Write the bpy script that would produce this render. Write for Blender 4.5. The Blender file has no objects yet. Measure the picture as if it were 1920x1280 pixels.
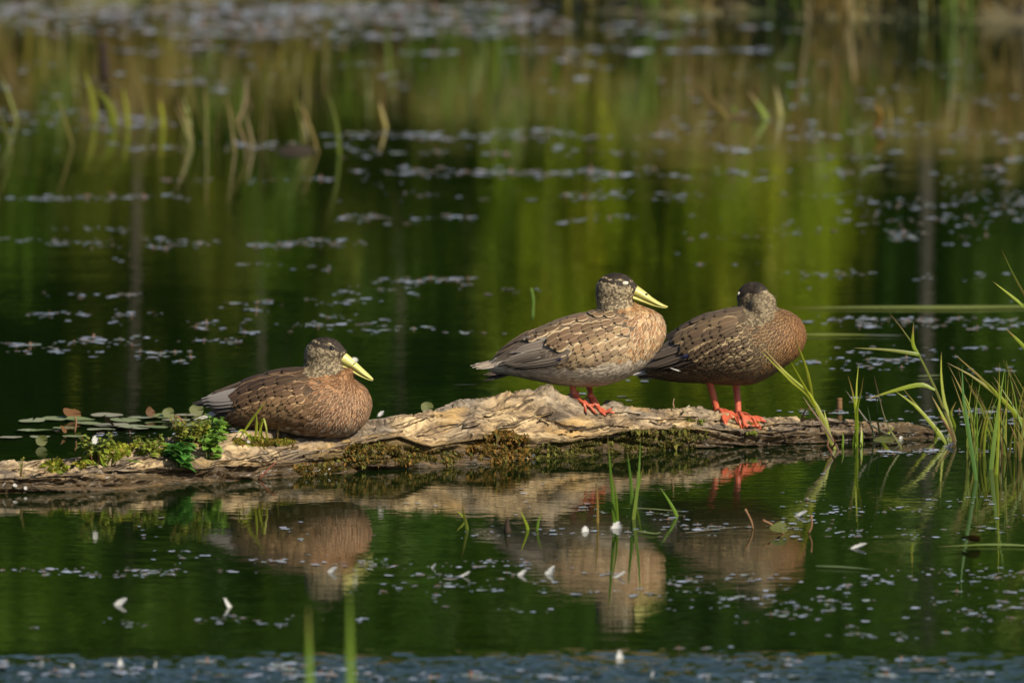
import bpy, bmesh, math, random
import numpy as np
from mathutils import Vector, Matrix
from mathutils.bvhtree import BVHTree

random.seed(7); RNG = np.random.default_rng(7)
R = math.radians
scene = bpy.context.scene
COL = scene.collection

# ------------------------------------------------------------------ camera, sky, sun, exposure
CAM = Vector((0.0, -20.0, 2.28)); PITCH = R(5.7); FPX = 18000.0
cd = bpy.data.cameras.new("camera"); cam = bpy.data.objects.new("camera", cd); COL.objects.link(cam)
cam.location = CAM; cam.rotation_euler = (math.pi/2 - PITCH, 0, 0)
cd.sensor_width = 36.0; cd.lens = FPX/1920*36.0; cd.clip_start = 0.5; cd.clip_end = 3000
cd.dof.use_dof = True; cd.dof.focus_distance = 20.25; cd.dof.aperture_fstop = 6.2
scene.camera = cam

SUN_EL, SUN_AZ = R(39), R(138)            # azimuth measured from +Y towards +X
w = bpy.data.worlds.new("World"); scene.world = w; w.use_nodes = True
nt = w.node_tree; bg = nt.nodes["Background"]
sky = nt.nodes.new("ShaderNodeTexSky"); sky.sky_type = 'NISHITA'; sky.sun_disc = False
sky.sun_elevation = SUN_EL; sky.sun_rotation = SUN_AZ
nt.links.new(sky.outputs[0], bg.inputs[0]); bg.inputs[1].default_value = 0.07
sd = bpy.data.lights.new("sun", 'SUN'); sun = bpy.data.objects.new("sun", sd); COL.objects.link(sun)
sd.energy = 5.0; sd.angle = R(0.53); sd.color = (1.0, 0.91, 0.74)
sdir = Vector((math.cos(SUN_EL)*math.sin(SUN_AZ), math.cos(SUN_EL)*math.cos(SUN_AZ), math.sin(SUN_EL)))
sun.rotation_euler = sdir.to_track_quat('Z', 'Y').to_euler(); sun.location = sdir*50
vs = scene.view_settings; vs.view_transform = 'Standard'; vs.look = 'None'; vs.gamma = 1.0
vs.exposure = 0.62; vs.use_curve_mapping = False
scene.cycles.use_denoising = True
scene.cycles.max_bounces = 8; scene.cycles.transparent_max_bounces = 12
scene.cycles.sample_clamp_indirect = 6.0

# ------------------------------------------------------------------ helpers
def ray(px, py):
    a = (px-960)/FPX; b = (py-640)/FPX; c, s = math.cos(PITCH), math.sin(PITCH)
    return Vector((a, c - b*s, -s - b*c))
def on_water(px, py, z=0.0):
    d = ray(px, py); t = (z-CAM.z)/d.z
    return CAM + d*t
def at(px, py, Y):
    d = ray(px, py); t = (Y-CAM.y)/d.y
    return CAM + d*t
def lerp(a, b, t): return a + (b-a)*t
def interp(x, xs, ys): return float(np.interp(x, xs, ys))

def _h(i, j, k, seed):
    n = (i*374761393 + j*668265263 + k*2147483647 + seed*1274126177) & 0xFFFFFFFF
    n = ((n ^ (n >> 13)) * 1274126177) & 0xFFFFFFFF
    return ((n ^ (n >> 16)) & 0xFFFFFF) / float(0xFFFFFF)
def vnoise(x, y, z=0.0, seed=0):
    x, y, z = np.broadcast_arrays(np.asarray(x, float), np.asarray(y, float), np.asarray(z, float))
    xi, yi, zi = np.floor(x).astype(np.int64), np.floor(y).astype(np.int64), np.floor(z).astype(np.int64)
    fx, fy, fz = x-xi, y-yi, z-zi
    fx, fy, fz = [f*f*(3-2*f) for f in (fx, fy, fz)]
    def g(a, b, c): return _h(xi+a, yi+b, zi+c, seed)
    x00 = g(0,0,0)*(1-fx)+g(1,0,0)*fx; x10 = g(0,1,0)*(1-fx)+g(1,1,0)*fx
    x01 = g(0,0,1)*(1-fx)+g(1,0,1)*fx; x11 = g(0,1,1)*(1-fx)+g(1,1,1)*fx
    return (x00*(1-fy)+x10*fy)*(1-fz) + (x01*(1-fy)+x11*fy)*fz
def fbm(x, y, z=0.0, seed=0, o=4):
    s = 0; a = 0.5
    for q in range(o):
        s = s + a*vnoise(np.asarray(x)*2**q, np.asarray(y)*2**q, np.asarray(z)*2**q, seed+q*17); a *= 0.5
    return s/(1-0.5**o)

class MB:
    """collects verts, faces, uvs (per vertex) and two colours (per vertex); build() links ONE mesh object"""
    def __init__(s): s.v = []; s.f = []; s.uv = []; s.c = []; s.e = []; s.mi = []
    def add(s, verts, faces, uv=None, c=None, e=None, mi=0):
        o = len(s.v); s.v.extend([tuple(p) for p in verts])
        s.f.extend([tuple(i+o for i in f) for f in faces]); s.mi.extend([mi]*len(faces))
        n = len(verts)
        s.uv.extend(uv if uv is not None else [(0, 0)]*n)
        c = c if c is not None else (1, 1, 1); e = e if e is not None else c
        s.c.extend([c]*n if not isinstance(c, list) else c); s.e.extend([e]*n if not isinstance(e, list) else e)
    def mesh(s, name, mats, smooth=True):
        me = bpy.data.meshes.new(name); me.from_pydata(s.v, [], s.f)
        uvl = me.uv_layers.new(name="UVMap")
        li = np.empty(len(me.loops), np.int32); me.loops.foreach_get("vertex_index", li)
        uvl.data.foreach_set("uv", np.asarray(s.uv, np.float32)[li].ravel())
        for nm, dat in (("cen", s.c), ("edg", s.e)):
            a = me.color_attributes.new(nm, 'FLOAT_COLOR', 'POINT')
            arr = np.ones((len(s.v), 4), np.float32); arr[:, :3] = np.asarray(dat, np.float32)
            a.data.foreach_set("color", arr.ravel())
        for m in (mats if isinstance(mats, (list, tuple)) else [mats]): me.materials.append(m)
        if len(set(s.mi)) > 1: me.polygons.foreach_set("material_index", s.mi)
        if smooth: me.polygons.foreach_set("use_smooth", [True]*len(me.polygons))
        me.update(); return me
    def build(s, name, mats, parent=None, smooth=True):
        o = bpy.data.objects.new(name, s.mesh(name, mats, smooth)); COL.objects.link(o)
        if parent is not None: o.parent = parent
        return o
def link(name, me, parent=None, loc=(0,0,0), rot=(0,0,0), sc=1.0):
    o = bpy.data.objects.new(name, me); COL.objects.link(o); o.location = loc; o.rotation_euler = rot
    o.scale = (sc, sc, sc) if not isinstance(sc, (tuple, list)) else sc
    if parent is not None: o.parent = parent
    return o
def empty(name, loc=(0,0,0), rz=0.0):
    o = bpy.data.objects.new(name, None); COL.objects.link(o); o.location = loc; o.rotation_euler = (0,0,rz)
    o.empty_display_size = 0.05; return o
def tag(o, label=None, cat=None, group=None, kind=None):
    if label: o["label"] = label
    if cat: o["category"] = cat
    if group: o["group"] = group
    if kind: o["kind"] = kind
    return o
def tube(mb, pts, radii, n=8, c=None, e=None, cap=True, mi=0):
    pts = [Vector(p) for p in pts]; rings = []; up = Vector((0.13, 0.9, 0.31))
    for i, p in enumerate(pts):
        t = (pts[min(i+1, len(pts)-1)] - pts[max(i-1, 0)]).normalized()
        a = t.cross(up)
        if a.length < 1e-4: a = t.cross(Vector((1, 0, 0)))
        a.normalize(); b = t.cross(a)
        rings.append([p + (a*math.cos(2*math.pi*k/n) + b*math.sin(2*math.pi*k/n))*radii[i] for k in range(n)])
    V = [q for r in rings for q in r]; Fc = []
    for i in range(len(pts)-1):
        for k in range(n):
            Fc.append((i*n+k, i*n+(k+1) % n, (i+1)*n+(k+1) % n, (i+1)*n+k))
    if cap:
        Fc.append(tuple(range(n-1, -1, -1))); Fc.append(tuple((len(pts)-1)*n+k for k in range(n)))
    uv = [(k/n, i/(len(pts)-1)) for i in range(len(pts)) for k in range(n)]
    mb.add(V, Fc, uv, c, e, mi)
def smoothpath(pts, n):
    """Catmull-Rom resample"""
    P = [Vector(p) for p in pts]
    if len(P) == 2: return [P[0].lerp(P[1], i/(n-1)) for i in range(n)]
    P = [P[0]*2-P[1]] + P + [P[-1]*2-P[-2]]; out = []
    m = len(P)-3
    for i in range(n):
        x = i/(n-1)*m; k = min(int(x), m-1); t = x-k
        a, b, c, d = P[k:k+4]
        out.append(0.5*((2*b) + (c-a)*t + (2*a-5*b+4*c-d)*t*t + (3*b-a-3*c+d)*t*t*t))
    return out
def jit(c, s): 
    f = 1 + random.uniform(-s, s); return (c[0]*f, c[1]*f*(1+random.uniform(-s, s)*0.2), c[2]*f)

# ------------------------------------------------------------------ materials
class NT:
    def __init__(s, name):
        s.m = bpy.data.materials.new(name); s.m.use_nodes = True; s.t = s.m.node_tree
        s.b = s.t.nodes["Principled BSDF"]
    def n(s, typ, **kw):
        nd = s.t.nodes.new(typ)
        for k, v in kw.items(): setattr(nd, k, v)
        return nd
    def l(s, a, b): s.t.links.new(a, b)
    def math(s, op, a, b=None, c=None, clamp=False):
        nd = s.n("ShaderNodeMath", operation=op, use_clamp=clamp)
        for i, x in enumerate((a, b, c)):
            if x is None: continue
            if isinstance(x, (int, float)): nd.inputs[i].default_value = x
            else: s.l(x, nd.inputs[i])
        return nd.outputs[0]
    def mix(s, f, a, b, blend='MIX'):
        nd = s.n("ShaderNodeMix", data_type='RGBA', blend_type=blend)
        for i, x in ((0, f), (6, a), (7, b)):
            if isinstance(x, (int, float)): nd.inputs[i].default_value = x
            elif isinstance(x, tuple): nd.inputs[i].default_value = (*x, 1)
            else: s.l(x, nd.inputs[i])
        return nd.outputs[2]
    def ramp(s, f, stops):
        nd = s.n("ShaderNodeValToRGB"); s.l(f, nd.inputs[0]); e = nd.color_ramp.elements
        while len(e) < len(stops): e.new(0.5)
        for k, (p, c) in enumerate(stops):
            e[k].position = p; e[k].color = (*c, 1) if isinstance(c, tuple) else (c, c, c, 1)
        return nd.outputs[0]
    def noise(s, vec, scale, detail=3, rough=0.55):
        nd = s.n("ShaderNodeTexNoise"); nd.inputs["Scale"].default_value = scale
        nd.inputs["Detail"].default_value = detail; nd.inputs["Roughness"].default_value = rough
        if vec is not None: s.l(vec, nd.inputs["Vector"])
        return nd.outputs[0]
    def mapping(s, vec, scale=(1,1,1), rot=(0,0,0)):
        nd = s.n("ShaderNodeMapping"); nd.inputs["Scale"].default_value = scale; nd.inputs["Rotation"].default_value = rot
        s.l(vec, nd.inputs["Vector"]); return nd.outputs[0]
    def attr(s, name):
        nd = s.n("ShaderNodeAttribute", attribute_name=name); return nd.outputs[0]
    def bump(s, h, strength, dist):
        nd = s.n("ShaderNodeBump"); nd.inputs["Strength"].default_value = strength; nd.inputs["Distance"].default_value = dist
        s.l(h, nd.inputs["Height"]); return nd.outputs[0]
    def set(s, **kw):
        for k, v in kw.items():
            i = s.b.inputs[k.replace("_", " ")]
            if isinstance(v, (int, float)): i.default_value = v
            elif isinstance(v, tuple): i.default_value = (*v, 1) if len(v) == 3 else v
            else: s.l(v, i)
        return s.m
def M_feather():
    N = NT("feather"); tc = N.n("ShaderNodeTexCoord"); sx = N.n("ShaderNodeSeparateXYZ"); N.l(tc.outputs["UV"], sx.inputs[0])
    au = N.math('ABSOLUTE', N.math('MULTIPLY_ADD', sx.outputs[0], 2.0, -1.0))
    tv = N.math('MULTIPLY_ADD', sx.outputs[1], 3.4, -2.4)
    nz = N.noise(tc.outputs["Object"], 260.0, 3)
    d = N.math('ADD', N.math('MAXIMUM', au, tv), N.math('MULTIPLY_ADD', nz, 0.26, -0.13))
    mr = N.n("ShaderNodeMapRange", interpolation_type='SMOOTHSTEP'); N.l(d, mr.inputs[0])
    mr.inputs[1].default_value = 0.66; mr.inputs[2].default_value = 0.94
    col = N.mix(mr.outputs[0], N.attr("cen"), N.attr("edg"))
    shaft = N.math('MULTIPLY', N.math('LESS_THAN', au, 0.05), 0.30)
    col = N.mix(shaft, col, N.attr("edg"))
    barb = N.math('SINE', N.math('MULTIPLY_ADD', sx.outputs[1], 95.0, N.math('MULTIPLY', au, -40.0)))
    col = N.mix(N.math('MULTIPLY_ADD', N.noise(tc.outputs["Object"], 700.0, 2), 0.5, 0.0), col, N.mix(1.0, col, (0.55, 0.53, 0.5), 'MULTIPLY'))
    return N.set(Base_Color=col, Roughness=0.62, Specular_IOR_Level=0.22, Normal=N.bump(barb, 0.25, 0.0006))
def M_attr(name, rough=0.6, spec=0.3, var=0.25, scale=60.0, trans=0.0, bump=0.0, bscale=150.0):
    N = NT(name); tc = N.n("ShaderNodeTexCoord")
    nz = N.noise(tc.outputs["Object"], scale, 4)
    c = N.mix(N.math('MULTIPLY', nz, var*2), N.attr("cen"), N.mix(1.0, N.attr("cen"), (0.35, 0.33, 0.3), 'MULTIPLY'))
    kw = dict(Base_Color=c, Roughness=rough, Specular_IOR_Level=spec)
    if bump: kw['Normal'] = N.bump(N.noise(tc.outputs["Object"], bscale, 4), bump, 0.002)
    N.set(**kw)
    if trans > 0:
        tr = N.n("ShaderNodeBsdfTranslucent"); N.l(c, tr.inputs[0]); mx = N.n("ShaderNodeMixShader"); mx.inputs[0].default_value = trans
        N.l(N.b.outputs[0], mx.inputs[1]); N.l(tr.outputs[0], mx.inputs[2])
        N.l(mx.outputs[0], N.t.nodes["Material Output"].inputs[0])
    return N.m
def M_bill():
    N = NT("bill"); tc = N.n("ShaderNodeTexCoord")
    nz = N.noise(tc.outputs["Object"], 90.0, 4)
    c = N.ramp(nz, [(0.3, (0.33, 0.30, 0.075)), (0.6, (0.45, 0.42, 0.135)), (0.85, (0.40, 0.35, 0.115))])
    return N.set(Base_Color=c, Roughness=0.38, Specular_IOR_Level=0.4, Normal=N.bump(N.noise(tc.outputs["Object"], 300.0, 3), 0.15, 0.001))
def M_skin():
    N = NT("leg_skin"); tc = N.n("ShaderNodeTexCoord")
    nz = N.noise(tc.outputs["Object"], 70.0, 4); vo = N.n("ShaderNodeTexVoronoi"); vo.inputs["Scale"].default_value = 520.0
    N.l(tc.outputs["Object"], vo.inputs["Vector"])
    c = N.ramp(nz, [(0.25, (0.27, 0.048, 0.022)), (0.55, (0.40, 0.083, 0.038)), (0.85, (0.38, 0.14, 0.085))])
    return N.set(Base_Color=c, Roughness=0.45, Specular_IOR_Level=0.4, Normal=N.bump(vo.outputs[0], 0.35, 0.0008))
def M_water():
    N = NT("pond_water"); g = N.n("ShaderNodeNewGeometry"); P = g.outputs["Position"]; 
    h1 = N.noise(N.mapping(P, (5.0, 9.0, 1.0)), 1.0, 3, 0.5)
    h2 = N.noise(N.mapping(P, (16.0, 34.0, 1.0), (0, 0, 0.12)), 1.0, 2, 0.5)
    h3 = N.noise(N.mapping(P, (0.8, 1.6, 1.0)), 1.0, 2, 0.5)
    patch = N.ramp(N.noise(N.mapping(P, (0.5, 1.1, 1)), 1.0, 3), [(0.42, 0.25), (0.62, 1.0)])
    calm = N.math('MULTIPLY_ADD', patch, 0.00034, 0.00010)
    hh = N.math('MULTIPLY', h2, calm)
    hh = N.math('MULTIPLY_ADD', h1, 0.0004, hh); hh = N.math('MULTIPLY_ADD', h3, 0.0010, hh)
    bp = N.n("ShaderNodeBump"); bp.inputs["Strength"].default_value = 1.0; bp.inputs["Distance"].default_value = 1.0; N.l(hh, bp.inputs["Height"])
    return N.set(Base_Color=(0.004, 0.010, 0.002), Roughness=0.025, IOR=1.333, Specular_IOR_Level=0.5, Normal=bp.outputs[0])
def M_wood():
    N = NT("weathered_wood"); tc = N.n("ShaderNodeTexCoord"); UV = tc.outputs["UV"]
    g = N.n("ShaderNodeNewGeometry"); sz = N.n("ShaderNodeSeparateXYZ"); N.l(g.outputs["Position"], sz.inputs[0])
    warp = N.noise(UV, 7.0, 3)
    va = N.n("ShaderNodeVectorMath", operation='MULTIPLY_ADD'); N.l(UV, va.inputs[0]); va.inputs[1].default_value = (1, 1, 1)
    cx = N.n("ShaderNodeCombineXYZ"); N.l(N.math('MULTIPLY', warp, 0.05), cx.inputs[1]); N.l(cx.outputs[0], va.inputs[2])
    fib = N.noise(N.mapping(va.outputs[0], (9, 85, 1)), 1.0, 5, 0.7)
    fine = N.noise(N.mapping(va.outputs[0], (26, 230, 1)), 1.0, 4, 0.7)
    blot = N.noise(UV, 9.0, 5, 0.6)
    spk = N.noise(N.mapping(UV, (70, 100, 1)), 1.0, 3, 0.6)
    pale = N.ramp(fib, [(0.32, (0.085, 0.055, 0.033)), (0.44, (0.25, 0.17, 0.09)), (0.56, (0.41, 0.30, 0.165)), (0.70, (0.60, 0.45, 0.25))])
    grey = N.ramp(fib, [(0.32, (0.045, 0.036, 0.028)), (0.5, (0.15, 0.12, 0.09)), (0.70, (0.29, 0.235, 0.175))])
    c = N.mix(N.ramp(blot, [(0.40, 0.0), (0.58, 0.95)]), pale, grey)
    c = N.mix(N.ramp(fine, [(0.40, 0.85), (0.52, 0.0)]), c, (0.05, 0.033, 0.02))
    c = N.mix(N.ramp(spk, [(0.66, 0.0), (0.72, 0.6)]), c, (0.05, 0.04, 0.028))
    gold = N.ramp(N.noise(N.mapping(UV, (6, 22, 1)), 1.0, 3), [(0.56, 0.0), (0.68, 0.55)])
    c = N.mix(gold, c, (0.48, 0.30, 0.10))
    # algae and soaked wood along the water line
    edge = N.math('ADD', sz.outputs[2], N.math('MULTIPLY_ADD', N.noise(UV, 30.0, 4), -0.045, 0.012))
    wet = N.n("ShaderNodeMapRange", interpolation_type='SMOOTHSTEP'); N.l(edge, wet.inputs[0])
    wet.inputs[1].default_value = 0.034; wet.inputs[2].default_value = 0.006
    wc = N.ramp(fine, [(0.35, (0.022, 0.016, 0.009)), (0.55, (0.075, 0.048, 0.022)), (0.7, (0.16, 0.10, 0.04))])
    algae = N.ramp(N.noise(N.mapping(UV, (70, 110, 1)), 1.0, 4), [(0.35, (0.035, 0.026, 0.012)), (0.52, (0.11, 0.07, 0.022)), (0.68, (0.19, 0.12, 0.04))])
    c = N.mix(N.math('MULTIPLY', N.attr("cen"), 0.85), c, algae)
    c = N.mix(wet.outputs[0], c, wc)
    rg = N.math('MULTIPLY_ADD', wet.outputs[0], -0.42, 0.82)
    hb = N.math('ADD', N.math('MULTIPLY', fib, 0.7), N.math('MULTIPLY', fine, 0.5))
    return N.set(Base_Color=c, Roughness=rg, Specular_IOR_Level=0.3, Normal=N.bump(hb, 1.0, 0.010))
def M_ground():
    N = NT("bank_soil"); tc = N.n("ShaderNodeTexCoord"); P = tc.outputs["Object"]
    c = N.ramp(N.noise(P, 3.0, 5), [(0.3, (0.035, 0.028, 0.016)), (0.5, (0.10, 0.085, 0.035)), (0.7, (0.07, 0.095, 0.025))])
    return N.set(Base_Color=c, Roughness=0.95, Normal=N.bump(N.noise(P, 9.0, 5), 0.6, 0.08))
def M_bark():
    N = NT("tree_bark"); tc = N.n("ShaderNodeTexCoord"); P = tc.outputs["Object"]
    f = N.noise(N.mapping(P, (14, 14, 2.2)), 1.0, 5)
    c = N.mix(N.math('MULTIPLY', f, 1.0), N.attr("cen"), N.mix(1.0, N.attr("cen"), (0.25, 0.25, 0.25), 'MULTIPLY'))
    return N.set(Base_Color=c, Roughness=0.9, Normal=N.bump(f, 0.7, 0.03))

mt_feather = M_feather()
mt_plume = M_attr("body_plumage", 0.7, 0.2, 0.4, 300.0, bump=0.5, bscale=500.0)
mt_bill = M_bill(); mt_skin = M_skin()
mt_dark = M_attr("dark_horn", 0.35, 0.5, 0.2)
mt_eye = NT("eye").set(Base_Color=(0.008, 0.005, 0.004), Roughness=0.05, Specular_IOR_Level=0.7)
mt_lid = M_attr("eyelid", 0.6, 0.3, 0.1)
mt_water = M_water(); mt_wood = M_wood(); mt_ground = M_ground(); mt_bark = M_bark()
mt_leaf = M_attr("leaf", 0.42, 0.45, 0.22, 90.0, 0.32, 0.25, 260.0)
mt_blade = M_attr("grass_blade", 0.45, 0.4, 0.25, 45.0, 0.35)
mt_tree = M_attr("tree_foliage", 0.6, 0.25, 0.15, 3.0, 0.35)
mt_pad = M_attr("floating_pad", 0.6, 0.3, 0.3, 80.0, 0.0, 0.2, 200.0)
mt_moss = M_attr("moss_strands", 0.8, 0.2, 0.25, 120.0, 0.25)
mt_down = M_attr("white_down", 0.8, 0.2, 0.12, 90.0, 0.4)
mt_stem = M_attr("dry_stem", 0.8, 0.2, 0.3, 80.0)

# ------------------------------------------------------------------ ground and water
def shore(x):   # Y of the far waterline
    return 16.3 - 1.55/(1+math.exp(-(x-0.05)*6.0)) + 0.25*math.sin(x*1.9+0.7) + 0.16*math.sin(x*4.3) - 0.45*math.exp(-((x-0.45)/0.3)**2) - 0.35*math.exp(-((x-1.7)/0.35)**2)
def ground_z(x, y):
    sfar = y - shore(max(-25, min(25, x)))
    d = max(sfar, abs(x)-26.0, -16.8-y)
    if d < -1.2: return -0.55
    if d < 0.0: return -0.55*(d/-1.2)**1.4 - 0.0
    return 0.16*(1-math.exp(-d*7)) + 0.05*d if d < 6 else 0.46 + 0.02*(d-6)
def build_ground():
    xs = sorted(set([-900, -400, -180, -80, -45, -32, -26] + [round(-25+0.9*i, 3) for i in range(56)] + [round(-2.6+0.07*i, 3) for i in range(76)] + [26, 32, 45, 80, 180, 400, 900]))
    ys = sorted(set([-900, -400, -150, -60, -30, -20] + [round(-19+0.5*i, 3) for i in range(12)] + [-8, -3, 2, 7, 11] + [round(13.2+0.09*i, 3) for i in range(56)] + [19, 20, 22, 25, 30, 45, 80, 180, 400, 900]))
    V = [(x, y, ground_z(x, y) + (0.04*math.sin(x*7.1+y*3.3)*math.sin(y*6.0) if 14 < y < 18.4 and abs(x) < 3 else 0)) for y in ys for x in xs]
    n = len(xs); Fc = [(j*n+i, j*n+i+1, (j+1)*n+i+1, (j+1)*n+i) for j in range(len(ys)-1) for i in range(n-1)]
    mb = MB(); mb.add(V, Fc); o = mb.build("ground", mt_ground); tag(o, kind="structure")
    # water: a flat sheet with a patch of breeze-ruffled wavelets towards the near shore
    x0, x1, y0, y1, st = -1.7, 1.7, -6.6, -2.4, 0.0055
    gx = np.arange(x0, x1+st*0.5, st); gy = np.concatenate([np.arange(y0, -4.4, 0.02), np.arange(-4.4, y1+st*0.5, st)]); X, Y = np.meshgrid(gx, gy)
    edge = Y + 0.35*(fbm(X*0.7, Y*1.6, seed=81, o=3)-0.5); amp = np.clip((-2.68-edge)/0.45, 0, 1); amp = amp*amp*(3-2*amp)
    fade = np.minimum(np.minimum(np.clip((X-x0)/0.15, 0, 1), np.clip((x1-X)/0.15, 0, 1)), np.minimum(np.clip((Y-y0)/0.3, 0, 1), np.clip((y1-Y)/0.05, 0, 1)))
    hgt = 0.0070*(fbm(X*20, Y*26, seed=91, o=2)-0.5) + 0.0055*(fbm(X*34+Y*6, Y*48, seed=95, o=2)-0.5)
    Z = hgt*amp*fade*(0.55+0.9*fbm(X*1.3, Y*3, seed=97, o=2))
    n = len(gx); m = len(gy); V = np.stack([X, Y, Z], 2).reshape(-1, 3)
    ii = (np.arange(m-1)[:, None]*n + np.arange(n-1)[None, :]).ravel(); Fq = np.stack([ii, ii+1, ii+n+1, ii+n], 1).tolist()
    vl = V.tolist(); o = len(vl); ox = [(-30, -18.4), (x0, -18.4), (x1, -18.4), (30, -18.4), (-30, y0), (x0, y0), (x1, y0), (30, y0), (-30, y1), (x0, y1), (x1, y1), (30, y1), (-30, 18.5), (x0, 18.5), (x1, 18.5), (30, 18.5)]
    vl += [(x, y, 0.0) for x, y in ox]; Fq += [[o+j*4+i, o+j*4+i+1, o+j*4+i+5, o+j*4+i+4] for j in range(3) for i in range(3) if not (i == 1 and j == 1)]
    me = bpy.data.meshes.new("pond_water"); me.from_pydata(vl, [], Fq); me.materials.append(mt_water); me.polygons.foreach_set("use_smooth", [True]*len(me.polygons)); me.update()
    tag(link("pond_water", me), kind="structure")
build_ground()

# ------------------------------------------------------------------ the fallen log
LX = [-160, 0, 100, 160, 220, 290, 370, 450, 550, 650, 695, 750, 810, 863, 915, 1000, 1074, 1126, 1178, 1243, 1310, 1360, 1441, 1532, 1610, 1689, 1725, 1752]
LC = [884, 867, 853, 845, 830, 824, 820, 815, 812, 800, 790, 782, 772, 754, 750, 738, 742, 760, 768, 769, 762, 766, 780, 784, 788, 790, 797, 806]
LE = [905, 895, 888, 884, 880, 874, 872, 868, 862, 838, 822, 812, 832, 822, 815, 821, 821, 812, 802, 800, 796, 800, 808, 810, 811, 808, 808, 812]
LW = [932, 926, 923, 921, 918, 909, 903, 901, 894, 887, 883, 880, 876, 871, 868, 862, 858, 853, 850, 846, 842, 840, 837, 832, 827, 823, 822, 821]
LD = [0.16, 0.15, 0.15, 0.15, 0.16, 0.17, 0.18, 0.19, 0.20, 0.19, 0.17, 0.16, 0.155, 0.15, 0.15, 0.145, 0.14, 0.13, 0.13, 0.13, 0.13, 0.125, 0.115, 0.10, 0.08, 0.055, 0.035, 0.015]
def log_ring(px):
    cy, ey, wy, dd = (interp(px, LX, a) for a in (LC, LE, LW, LD))
    W = on_water(px, wy); Y = W.y
    E = at(px, ey, Y + 0.10*dd); Ct = at(px, cy, Y + dd*0.85)
    m1 = E.lerp(Ct, 0.5); m1.z += 0.10*(Ct.z-E.z); m1.y -= 0.05*dd
    X = W.x
    def V(y, z, p=None): return Vector((X if p is None else p.x, y, z))
    pts = [V(Y+0.35*dd, -0.10), V(Y+0.10*dd, -0.05), V(Y, 0.0), Vector((E.x, E.y-0.03*dd, E.z*0.72)), E, m1, Ct,
           V(Ct.y+0.28*dd, Ct.z*0.80, Ct), V(Ct.y+0.45*dd, 0.0, Ct), V(Ct.y+0.2*dd, -0.10, Ct)]
    return pts
def build_log():
    NS, M = 1000, 140
    pxs = np.linspace(-160, 1752, NS)
    rings = np.array([[tuple(p) for p in smoothpath(log_ring(px), M)] for px in pxs])     # NS,M,3
    # keep the extra samples on the visible faces
    du = np.gradient(rings, axis=0); dv = np.gradient(rings, axis=1)
    nrm = np.cross(dv, du); nrm /= np.linalg.norm(nrm, axis=2, keepdims=True)+1e-9
    cen = rings.mean(axis=1, keepdims=True)
    flip = np.sign(np.sum(nrm*(rings-cen), axis=2).mean()); nrm *= flip
    S = (pxs/900.0)[:, None]*np.ones((1, M)); T = np.linspace(0, 0.36, M)[None, :]*np.ones((NS, 1))
    Tt = T + 0.10*S + 0.05*(fbm(S*3, T*8, seed=3)-0.5)
    fib = fbm(S*9, Tt*130, seed=5, o=4); crack = 1-np.abs(2*fbm(S*5, Tt*48, seed=9, o=3)-1)
    plate = fbm(S*7, Tt*26, seed=21, o=4); terr = np.floor(plate*7)/7 + 0.35*(plate*7 % 1)**3/7
    big = fbm(S*5, T*9, seed=31, o=3)-0.5
    crack2 = 1-np.abs(2*fbm(S*11, Tt*95, seed=41, o=3)-1); pit = fbm(S*60, T*70, seed=51, o=3)
    msk = np.clip((fbm(S*4, T*7, seed=61, o=3)-0.30)*5, 0, 1)
    d = 0.022*big + 0.044*(terr-0.5) + 0.008*(fib-0.5) - 0.020*np.clip((crack-0.82)/0.18, 0, 1)**0.7 - 0.010*msk*np.clip((crack2-0.74)/0.26, 0, 1) - 0.006*np.clip((pit-0.62)*6, 0, 1)
    knot = np.exp(-(((S-1.135)/0.022)**2+((T-0.225)/0.035)**2)); d += 0.012*knot*(1+0.8*np.sin(Tt*700))
    end = np.clip((1752-pxs)/120, 0, 1)[:, None]; d *= 0.25+0.75*end
    V = rings + nrm*d[:, :, None]
    verts = V.reshape(-1, 3).tolist(); uv = np.stack([S, Tt], 2).reshape(-1, 2).tolist()
    Fc = [(i*M+j, i*M+j+1, (i+1)*M+j+1, (i+1)*M+j) for i in range(NS-1) for j in range(M-1)]
    if flip > 0: Fc = [f[::-1] for f in Fc]
    fr = np.clip(1-np.abs(np.linspace(0, 9, M)[None, :]-3.0)/1.25, 0, 1)*np.interp(pxs, [500, 620, 1300, 1320], [0, 1, 1, 0.1])[:, None]
    fr = np.clip(fr*1.7*(0.55+0.9*fbm(S*14, T*20, seed=71, o=3)), 0, 1)
    mb = MB(); mb.add(verts, Fc, uv, [(x, x, x) for x in fr.ravel().tolist()])
    root = empty("fallen_log", (0, 0, 0)); tag(root, "weathered half-sunken log lying across the pond under three resting ducks", "log")
    me = mb.mesh("wood", mt_wood)
    me.normals_split_custom_set([]) if False else None
    link("wood", me, root)
    bvh = BVHTree.FromPolygons([Vector(v) for v in verts], Fc)
    return root, bvh, V, nrm
LOG, LOGBVH, LOGV, LOGN = build_log()
def log_down(x, y, default=0.0):
    h = LOGBVH.ray_cast(Vector((x, y, 1.0)), Vector((0, 0, -1)))
    return h[0].z if h[0] is not None else default
def log_hit(px, py):
    d = ray(px, py).normalized(); h = LOGBVH.ray_cast(CAM, d)
    return (h[0], h[1]) if h[0] is not None else (None, None)

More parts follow.
